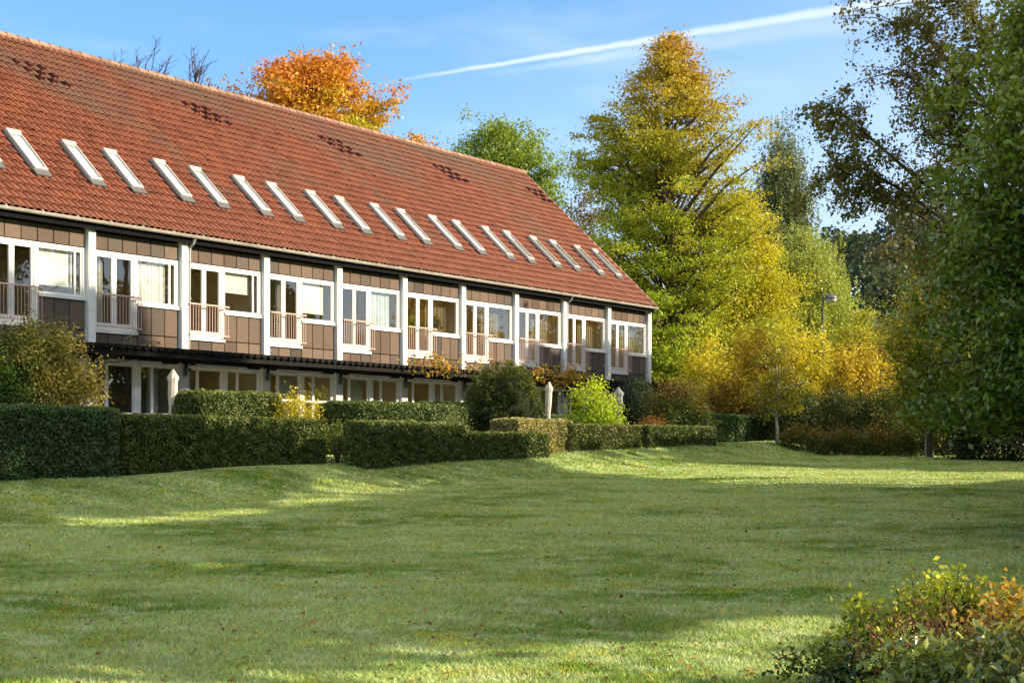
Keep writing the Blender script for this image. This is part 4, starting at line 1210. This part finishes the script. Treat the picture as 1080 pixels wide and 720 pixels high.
# golden and green shrubs behind the lawn
GS = "golden autumn shrubs behind the lawn"
gold = [(.20, .17, .02), (.46, .42, .03), (.62, .56, .05)]
rust = [(.16, .12, .02), (.42, .29, .03), (.60, .50, .05)]
for (px, Y, Hh, Rx, pl_, sd, lb) in (
        (748, 60, 4.3, 1.7, gold, 1, "golden shrub below the broad golden tree"),
        (800, 58, 4.6, 1.8, rust, 2, "tall rust gold shrub behind the thin white trunked sapling"),
        (850, 60, 4.9, 1.9, gold, 3, "golden bush directly below the street lamp"),
        (905, 57, 4.2, 1.6, rust, 4, "rusty golden bush with flat pale top near the small round tree"),
        (940, 62, 4.6, 1.8, [(.14, .16, .02), (.24, .20, .03), (.3, .2, .03)], 5, "olive brown bush at the right end of the golden shrubs")):
    x, y = at(px, Y)
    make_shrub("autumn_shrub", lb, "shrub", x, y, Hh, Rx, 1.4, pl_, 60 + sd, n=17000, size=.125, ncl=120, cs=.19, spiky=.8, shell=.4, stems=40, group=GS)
GD = "dark green shrubs edging the far lawn"
for k, (px, Y, Hh, Rx, cc, lb) in enumerate((
        (835, 53, 1.9, 1.2, [(.02, .045, .01), (.05, .08, .015)], "dark green shrub just right of the white trunked sapling"),
        (880, 54, 2.1, 1.3, [(.025, .045, .01), (.07, .09, .015)], "low dark shrub under the flat topped golden bush"),
        (925, 52.5, 2.3, 1.2, [(.02, .04, .01), (.05, .07, .012)], "dark bushy shrub left of the staked small tree"),
        (1005, 51, 1.5, 1.2, [(.03, .05, .01), (.12, .10, .03)], "low brownish shrub right of the staked small tree"),
        (1062, 47, 2.9, 1.9, [(.012, .03, .008), (.03, .05, .01)], "darkest low shrub in the far right corner of the lawn"),
        (768, 58, 2.6, 1.2, [(.10, .08, .02), (.26, .16, .03)], "reddish brown shrub behind the taller dark hedge"))):
    x, y = at(px, Y)
    make_shrub("dark_shrub", lb, "shrub", x, y, Hh, Rx, .9, cc, 80 + k, n=32000 if k == 4 else 12000, size=.085, ncl=360 if k == 4 else 170, cs=.24 if k == 4 else .16, spiky=.2, stems=20, group=GD)
for k, (px, Y, Hh) in enumerate(((850, 50.5, .75), (893, 50, .85), (940, 49.5, .8))):
    x, y = at(px, Y)
    make_shrub("low_plants", ["low leafy plants below the shrub beside the sapling", "low leafy plants at the middle of the far lawn edge", "low leafy plants left of the wooden stake"][k], "plants", x, y, Hh, 1.1, .45, [(.04, .07, .015), (.10, .12, .02), (.2, .14, .03)], 90 + k, n=5000, size=.08, ncl=90, cs=.12, group="low plants along the far lawn edge")
# sapling with a pale trunk
x, y = at(819, 51)
make_tree("sapling", "young sapling with pale thin trunk near the taller dark hedge", "tree", x, y, 3.3, .9, [(0, .3), (.4, .9), (.7, 1), (1, .3)], [(.16, .18, .02), (.34, .30, .03)], 95, nlimb=26, ncl=3, nleaf=60, size=.10, cs=.17, trunk_r=.045, bark=M_BIRCHBARK, h0=.38)
x, y = at(980, 49)
make_tree("staked_tree", "small yellow green tree with brown trunk tied to a stake", "tree", x, y, 5.6, 1.55, [(0, .4), (.3, .8), (.55, 1), (.8, .8), (1, .3)], [(.14, .17, .02), (.26, .28, .025), (.38, .36, .04)], 96, nlimb=85, ncl=4, nleaf=80, size=.10, cs=.24, trunk_r=.10, h0=.22)
for px, Y, hh, lb in ((976, 48.6, 1.25, "thin wooden stake left of the small staked tree"), (1002, 49.5, 1.15, "thin pale wooden stake right of the small staked tree")):
    x, y = at(px, Y)
    mb = MB(); mb.tube([(0, 0, -.2), (.02, 0, hh)], [.035, .03], 6)
    o = mb.build("wooden_stake", M_STAKE); o.location = (x, y, float(ground(x, y)))
    tag(o, lb, "stake", "wooden stakes at the far lawn edge")

# distant wooded hill
rng = np.random.default_rng(70)
P = []; Cc = []
hp = [(.030, .055, .045), (.05, .08, .045), (.10, .12, .05), (.13, .11, .05)]
n = 900
for i in range(n):
    X = rng.uniform(-60, 190); Y = rng.uniform(165, 330)
    if Y < 165: continue
    h = 7 + 6 * rng.random(); r = 2.6 + 2.0 * rng.random(); m_ = 330
    z = float(ground(X, Y))
    d = rng.normal(size=(m_, 3)); d /= np.linalg.norm(d, axis=1)[:, None]
    d *= (.75 + .3 * rng.random((m_, 1)))
    pts = d * np.array([r, r, h * .42]) + np.array([X, Y, z + h * .6])
    P.append(pts); Cc.append(pal(hp, np.full(m_, rng.random() * 3) + rng.normal(size=m_) * .3, rng, .2))
P = np.concatenate(P); Cc = np.concatenate(Cc)
v_, f_ = leaves(P, .85, rng, up=.3, width=.8)
o = np_mesh("distant_forest", v_, f_, M_LEAF, None, np.repeat(Cc, 4, axis=0))
tag(o, "distant dark wooded hillside seen between the trees", "forest", kind='stuff')

# ------------------------------------------------------------------ big trees at the right
x, y = at(1128, 31)
def abirch(a, h): return 1.0
birch = make_tree("birch_tree", "tall dark drooping birch filling the upper right, boughs against the sky", "tree", x, y, 12.8, 3.5,
          [(0, .3), (.25, .6), (.4, .9), (.55, 1), (.75, 1), (.93, .75), (1, .4)], [(.12, .17, .02), (.24, .20, .03), (.40, .27, .05)], 101, nlimb=330, ncl=5, nleaf=80, size=.085, cs=.33, droop=.35, h0=.36, weep=.10, bark=M_BIRCHBARK, trunk_r=.24, carve=True, kf=lambda h, a, P: 1.1 + .6 * np.sin(P[:, 2] * .9 + P[:, 0]))
# long boughs reaching out to the left over the lawn
def bough(label, pts, n, seed, cs=.26, pal_=((.12, .15, .03), (.22, .17, .04)), strands=.32, size=.075):
    """pts in pixels+depth; bough belongs to the birch crown"""
    rng = np.random.default_rng(seed)
    W_ = np.array([((px - 540) * Y / F, Y, (HOR - py) * Y / F) for px, py, Y in pts])
    loc = np.array(birch.location)
    mb = MB(); mb.tube(list(W_ - loc), np.linspace(.05, .01, len(W_)), 6, cap=False)
    seg = rng.random(n) * (len(W_) - 1); i = np.minimum(seg.astype(int), len(W_) - 2); f_ = (seg - i)[:, None]
    ntw = 46; base = rng.random(ntw) * (len(W_) - 1.001)
    C = []
    for b_ in base:
        i_ = int(b_); p = W_[i_] * (1 - b_ + i_) + W_[i_ + 1] * (b_ - i_)
        d = rng.normal(size=3) * np.array([.55, .55, .35]); d[0] -= .25
        e = p + d * (cs / .26) * .8; e2 = e + np.array([.05 * rng.normal(), .05, -strands * (.4 + rng.random())])
        mb.tube([p - loc, (p + e) / 2 + np.array([0, 0, .08]) - loc, e - loc, e2 - loc], [.012, .009, .006, .003], 4, cap=False)
        m_ = n // ntw
        t = rng.random(m_)[:, None]
        q_ = np.where(t < .5, p + (e - p) * t * 2, e + (e2 - e) * (t * 2 - 1))
        C.append(q_ + rng.normal(size=(m_, 3)) * .085)
    C = np.concatenate(C); C = C[~(lit_mask(C, True) | lit_mask(C + [0, 0, .1], True))] - loc
    v_, f2 = leaves(C, size, rng, width=.7, down=.4)
    c = pal(list(pal_), rng.random(len(C)), rng, .25)
    o = mb.build("bough", M_TWIG, birch)
    np_mesh("leaves", v_, f2, M_LEAF, o, np.repeat(c, 4, axis=0))
bough("", [(1060, 260, 30), (1000, 215, 29), (940, 165, 28), (895, 125, 27.5), (862, 112, 27)], 4200, 1, cs=.22)
bough("", [(1060, 280, 30), (1000, 235, 29), (950, 200, 28.5), (905, 175, 28), (885, 185, 28)], 6500, 2, cs=.34)
bough("", [(1040, 285, 30), (990, 240, 29), (950, 215, 28.5), (920, 200, 28)], 3200, 3, cs=.28, strands=.2)
bough("", [(1050, 120, 30), (1000, 65, 29), (965, 25, 28.5), (945, 28, 28)], 2600, 4, cs=.26)
bough("", [(1060, 200, 30), (1010, 140, 29.5), (975, 95, 29), (945, 70, 29)], 3000, 5, cs=.32, pal_=((.30, .19, .05), (.16, .14, .03)))
bough("", [(1080, 90, 30), (1040, 40, 29.5), (1015, 5, 29), (1000, -15, 29)], 5000, 8, cs=.4)
bough("", [(1080, 220, 30), (1035, 160, 29.5), (1010, 120, 29), (1000, 90, 29)], 5000, 9, cs=.4)
bough("", [(1040, -60, 30), (980, -50, 29), (930, -22, 28), (905, -8, 28)], 1300, 6, cs=.20)

x, y = at(1118, 21)
def kfold(h, a, P): return .6 + .8 * h + .5 * np.sin(P[:, 2] * 1.3)
make_tree("whitebeam_tree", "nearest dark glossy leaved tree at the right edge of the lawn", "tree", x, y, 7.6, 2.35,
          [(0, .15), (.12, .42), (.25, .72), (.45, 1), (.65, .95), (.85, .7), (1, .3)], [(.065, .12, .010), (.12, .19, .016), (.24, .28, .03)], 103, nlimb=170, ncl=5, nleaf=62, size=.10, cs=.20, rag=.16, keep=lambda Pw: Pw[:, 2] > .15 + .35 * fnoise(Pw[:, 0], Pw[:, 1], 2.), trunk_r=.11, h0=.22, limb_up=.15, carve=True, leaf=M_GLOSSLEAF, width=.62, up=.2)
x, y = at(1150, 33)
make_tree("linden_tree", "dark leafy tree behind the nearest glossy tree at right", "tree", x, y, 11.0, 3.6,
          PG, [(.07, .12, .015), (.13, .16, .02), (.24, .17, .03)], 104, nlimb=170, ncl=4, nleaf=70, size=.11, cs=.32, trunk_r=.16, h0=.28, carve=True)

# ------------------------------------------------------------------ unseen trees beside the lawn, crowns cut to shape the shade over it
OFF = [(12.5, -3, 13, 3.6), (13.5, 3.0, 14, 3.8), (15, 9, 14.5, 4.0), (16.5, 15, 15, 4.2), (18, 21, 15.5, 4.2), (19.5, 27, 16, 4.4), (21, 33, 16.5, 4.4), (22.5, 39, 17, 4.4), (23.5, 45, 15, 4.2),
       (26.5, 53, 18.5, 4.4), (31, 55, 20, 4.6), (24, 6, 15, 4.4), (25, 14, 16, 4.6), (26.5, 22, 17, 4.6), (28, 30, 18, 4.8), (29.5, 38, 18, 4.8), (29.5, 47, 16, 4.4), (31, 27, 24, 5.2), (33, 33, 26, 5.2), (34, 20, 24, 5.2), (29.5, 33.5, 24, 5.0), (36, 29, 27, 5.2), (24, 50, 17, 4.0), (27.5, 49, 18, 4.2), (22, -3, 14, 4.2)]
for k, (X, Y, Hh, R_) in enumerate(OFF):
    make_tree("lawn_side_tree", "tall leafy tree in the row beside the lawn's right border", "tree", X, Y, Hh, R_, [(0, .75), (.15, .95), (.4, 1), (.7, .95), (.88, .8), (1, .45)],
              [(.06, .10, .015), (.16, .17, .02), (.36, .26, .03)], 200 + k, nlimb=120, ncl=4, nleaf=62, size=.34, cs=.55, trunk_r=.13, h0=.03, carve=True, width=.75, group="trees beside the lawn outside the picture")
for k, (X, Y, Hh) in enumerate(((34, 58, 9), (36, 66, 10), (38, 75, 10), (42, 85, 11), (46, 60, 12))):
    make_tree("golden_side_tree", "golden tree beyond the right border, mirrored in the house windows", "tree", X, Y, Hh, 3.4, PG,
              [(.36, .32, .03), (.56, .40, .03), (.60, .34, .03)], 300 + k, nlimb=70, ncl=4, nleaf=45, size=.34, cs=.5, group="golden trees outside the picture")

# ------------------------------------------------------------------ foreground bushes
x, y = at(985, 10.6)
make_shrub("foreground_bush", "yellow green bush with sunlit tips near the right corner", "bush", 2.95, 10.4, 0.78, .80, .55, [(.03, .05, .012), (.12, .17, .02), (.48, .52, .05)], 401, n=9000, size=.05, ncl=110, cs=.06, spiky=.09, stems=40, width=.6, shell=.4)  # bright yellow at the tips is sunlight put into the leaf colour
make_shrub("foreground_bush", "reddish yellow bush at the right edge behind the brown stems", "bush", 3.85, 10.3, 0.80, .6, .5, [(.04, .04, .012), (.14, .14, .03), (.52, .48, .05)], 402, n=6000, size=.05, ncl=90, cs=.06, spiky=.09, stems=30, width=.6, shell=.4)
make_shrub("foreground_plant", "blue green large leaved plant at the bottom right corner", "plant", 3.0, 8.3, .82, .62, .5, [(.04, .08, .03), (.11, .17, .07), (.30, .30, .08)], 403, n=3200, size=.075, ncl=150, cs=.07, stems=50, width=.5, shell=.45, leaf=M_GLOSSLEAF)
make_shrub("foreground_plant", "big mottled yellow and green leaved plant at the right edge", "plant", 3.25, 9.2, .84, .62, .5, [(.04, .07, .02), (.16, .17, .03), (.42, .26, .04)], 404, n=5000, size=.055, ncl=150, cs=.08, stems=40, width=.62, shell=.45)
make_shrub("foreground_plant", "low spreading blue green sprays nearest the lawn, lower left of the bushes", "plant", 2.62, 10.3, .40, .50, .4, [(.05, .09, .03), (.12, .17, .06)], 405, n=1700, size=.07, ncl=110, cs=.06, stems=26, width=.4, leaf=M_GLOSSLEAF)
make_shrub("foreground_plant", "grey green leafy plant below the withered brown stems at the bottom edge", "plant", 2.50, 8.6, .66, .5, .4, [(.04, .08, .02), (.12, .18, .05), (.26, .30, .06)], 406, n=2600, size=.065, ncl=120, cs=.06, stems=40, width=.5, shell=.45, leaf=M_GLOSSLEAF)
# withered reddish stems
rng = np.random.default_rng(77)
t = empty("withered_plant", "withered reddish brown flower stems among the foreground bushes", "plant", (2.85, 9.25, float(ground(2.85, 9.25))))
mb = MB(); C = []
for k in range(170):
    a = rng.random() * 6.28; r = rng.random() ** .5
    b0 = np.array([.35 * r * math.cos(a), .35 * r * math.sin(a), 0]); tip = b0 * 2.1 + np.array([.12 * rng.normal() + .1, .12 * rng.normal(), .55 + .25 * rng.random() + .25 * b0[0]])
    mid = (b0 + tip) / 2 + rng.normal(size=3) * .04
    mb.tube([b0, mid, tip], [.004, .003, .002], 4, cap=False)
    for j in range(9): C.append(tip + rng.normal(size=3) * .05 - (tip - mid) * rng.random() * .8)
mb.build("stem", basic("withered_stem", (.15, .075, .04), .9, .3, 20), t)
C = np.array(C); v_, f_ = leaves(C, .035, rng, width=.5)
np_mesh("foliage", v_, f_, M_LEAF, t, np.repeat(pal([(.10, .035, .02), (.26, .12, .05)], rng.random(len(C)), rng, .25), 4, axis=0))

# ------------------------------------------------------------------ grass blades and fallen leaves
rng = np.random.default_rng(9)
NBL = 950000
# more blades near the camera, where single blades show
yy = 6.5 + 46 * rng.random(NBL * 2) ** 1.75
xx = (rng.random(NBL * 2) * 2 - 1) * (3.5 + yy * .42)
u_, v_ = uv_of(xx, yy)
ok = (v_ > 6.0) & (rng.random(NBL * 2) < np.clip(.35 + yy / 25, 0, 1))
xx, yy = xx[ok][:NBL], yy[ok][:NBL]; n = len(xx)
zz = ground(xx, yy)
hh = (.016 + .026 * rng.random(n)) * (1 + .4 * fnoise(xx, yy, .8)) * (1 + .012 * yy)
ww = (.0042 + .0008 * yy) * (.7 + .6 * rng.random(n))
a = rng.random(n) * 6.283; la = rng.random(n) * 6.283; lean = (.2 + 1.2 * rng.random(n)) * hh
V = np.empty((n, 3, 3))
V[:, 0] = np.stack([xx - np.cos(a) * ww, yy - np.sin(a) * ww, zz - .004], 1)
V[:, 1] = np.stack([xx + np.cos(a) * ww, yy + np.sin(a) * ww, zz - .004], 1)
V[:, 2] = np.stack([xx + np.cos(la) * lean, yy + np.sin(la) * lean, zz + hh], 1)
c = (.85 + .65 * rng.random((n, 1))) * np.array([[1.0, 1.0, 1.0]])
dry = rng.random(n) < .05; c = np.repeat(c, 1, 0); c[dry] = np.array([1.9, 1.35, 1.0])
o = np_mesh("grass", V.reshape(-1, 3), np.arange(n * 3).reshape(-1, 3), M_BLADE, None, np.repeat(c, 3, axis=0))
tag(o, "short mown lawn grass with patches of dew", "grass", kind='stuff')
n = 3200
yy = 8 + 34 * rng.random(n) ** 1.3; xx = (rng.random(n) ** .7 * 2 - 1) * (1.5 + yy * .36) + .04 * yy
u_, v_ = uv_of(xx, yy); ok = v_ > 8; xx, yy = xx[ok], yy[ok]
zz = ground(xx, yy) + .035
C = np.stack([xx, yy, zz], 1)
v_, f_ = leaves(C, .055, rng, up=1.6, width=.75)
o = np_mesh("fallen_leaves", v_, f_, M_LEAF, None, np.repeat(pal([(.10, .05, .03), (.30, .13, .04), (.42, .30, .08)], rng.random(len(C)) * 2, rng, .25), 4, axis=0))
tag(o, "brown and orange leaves scattered over the lawn", "fallen leaves", kind='stuff')
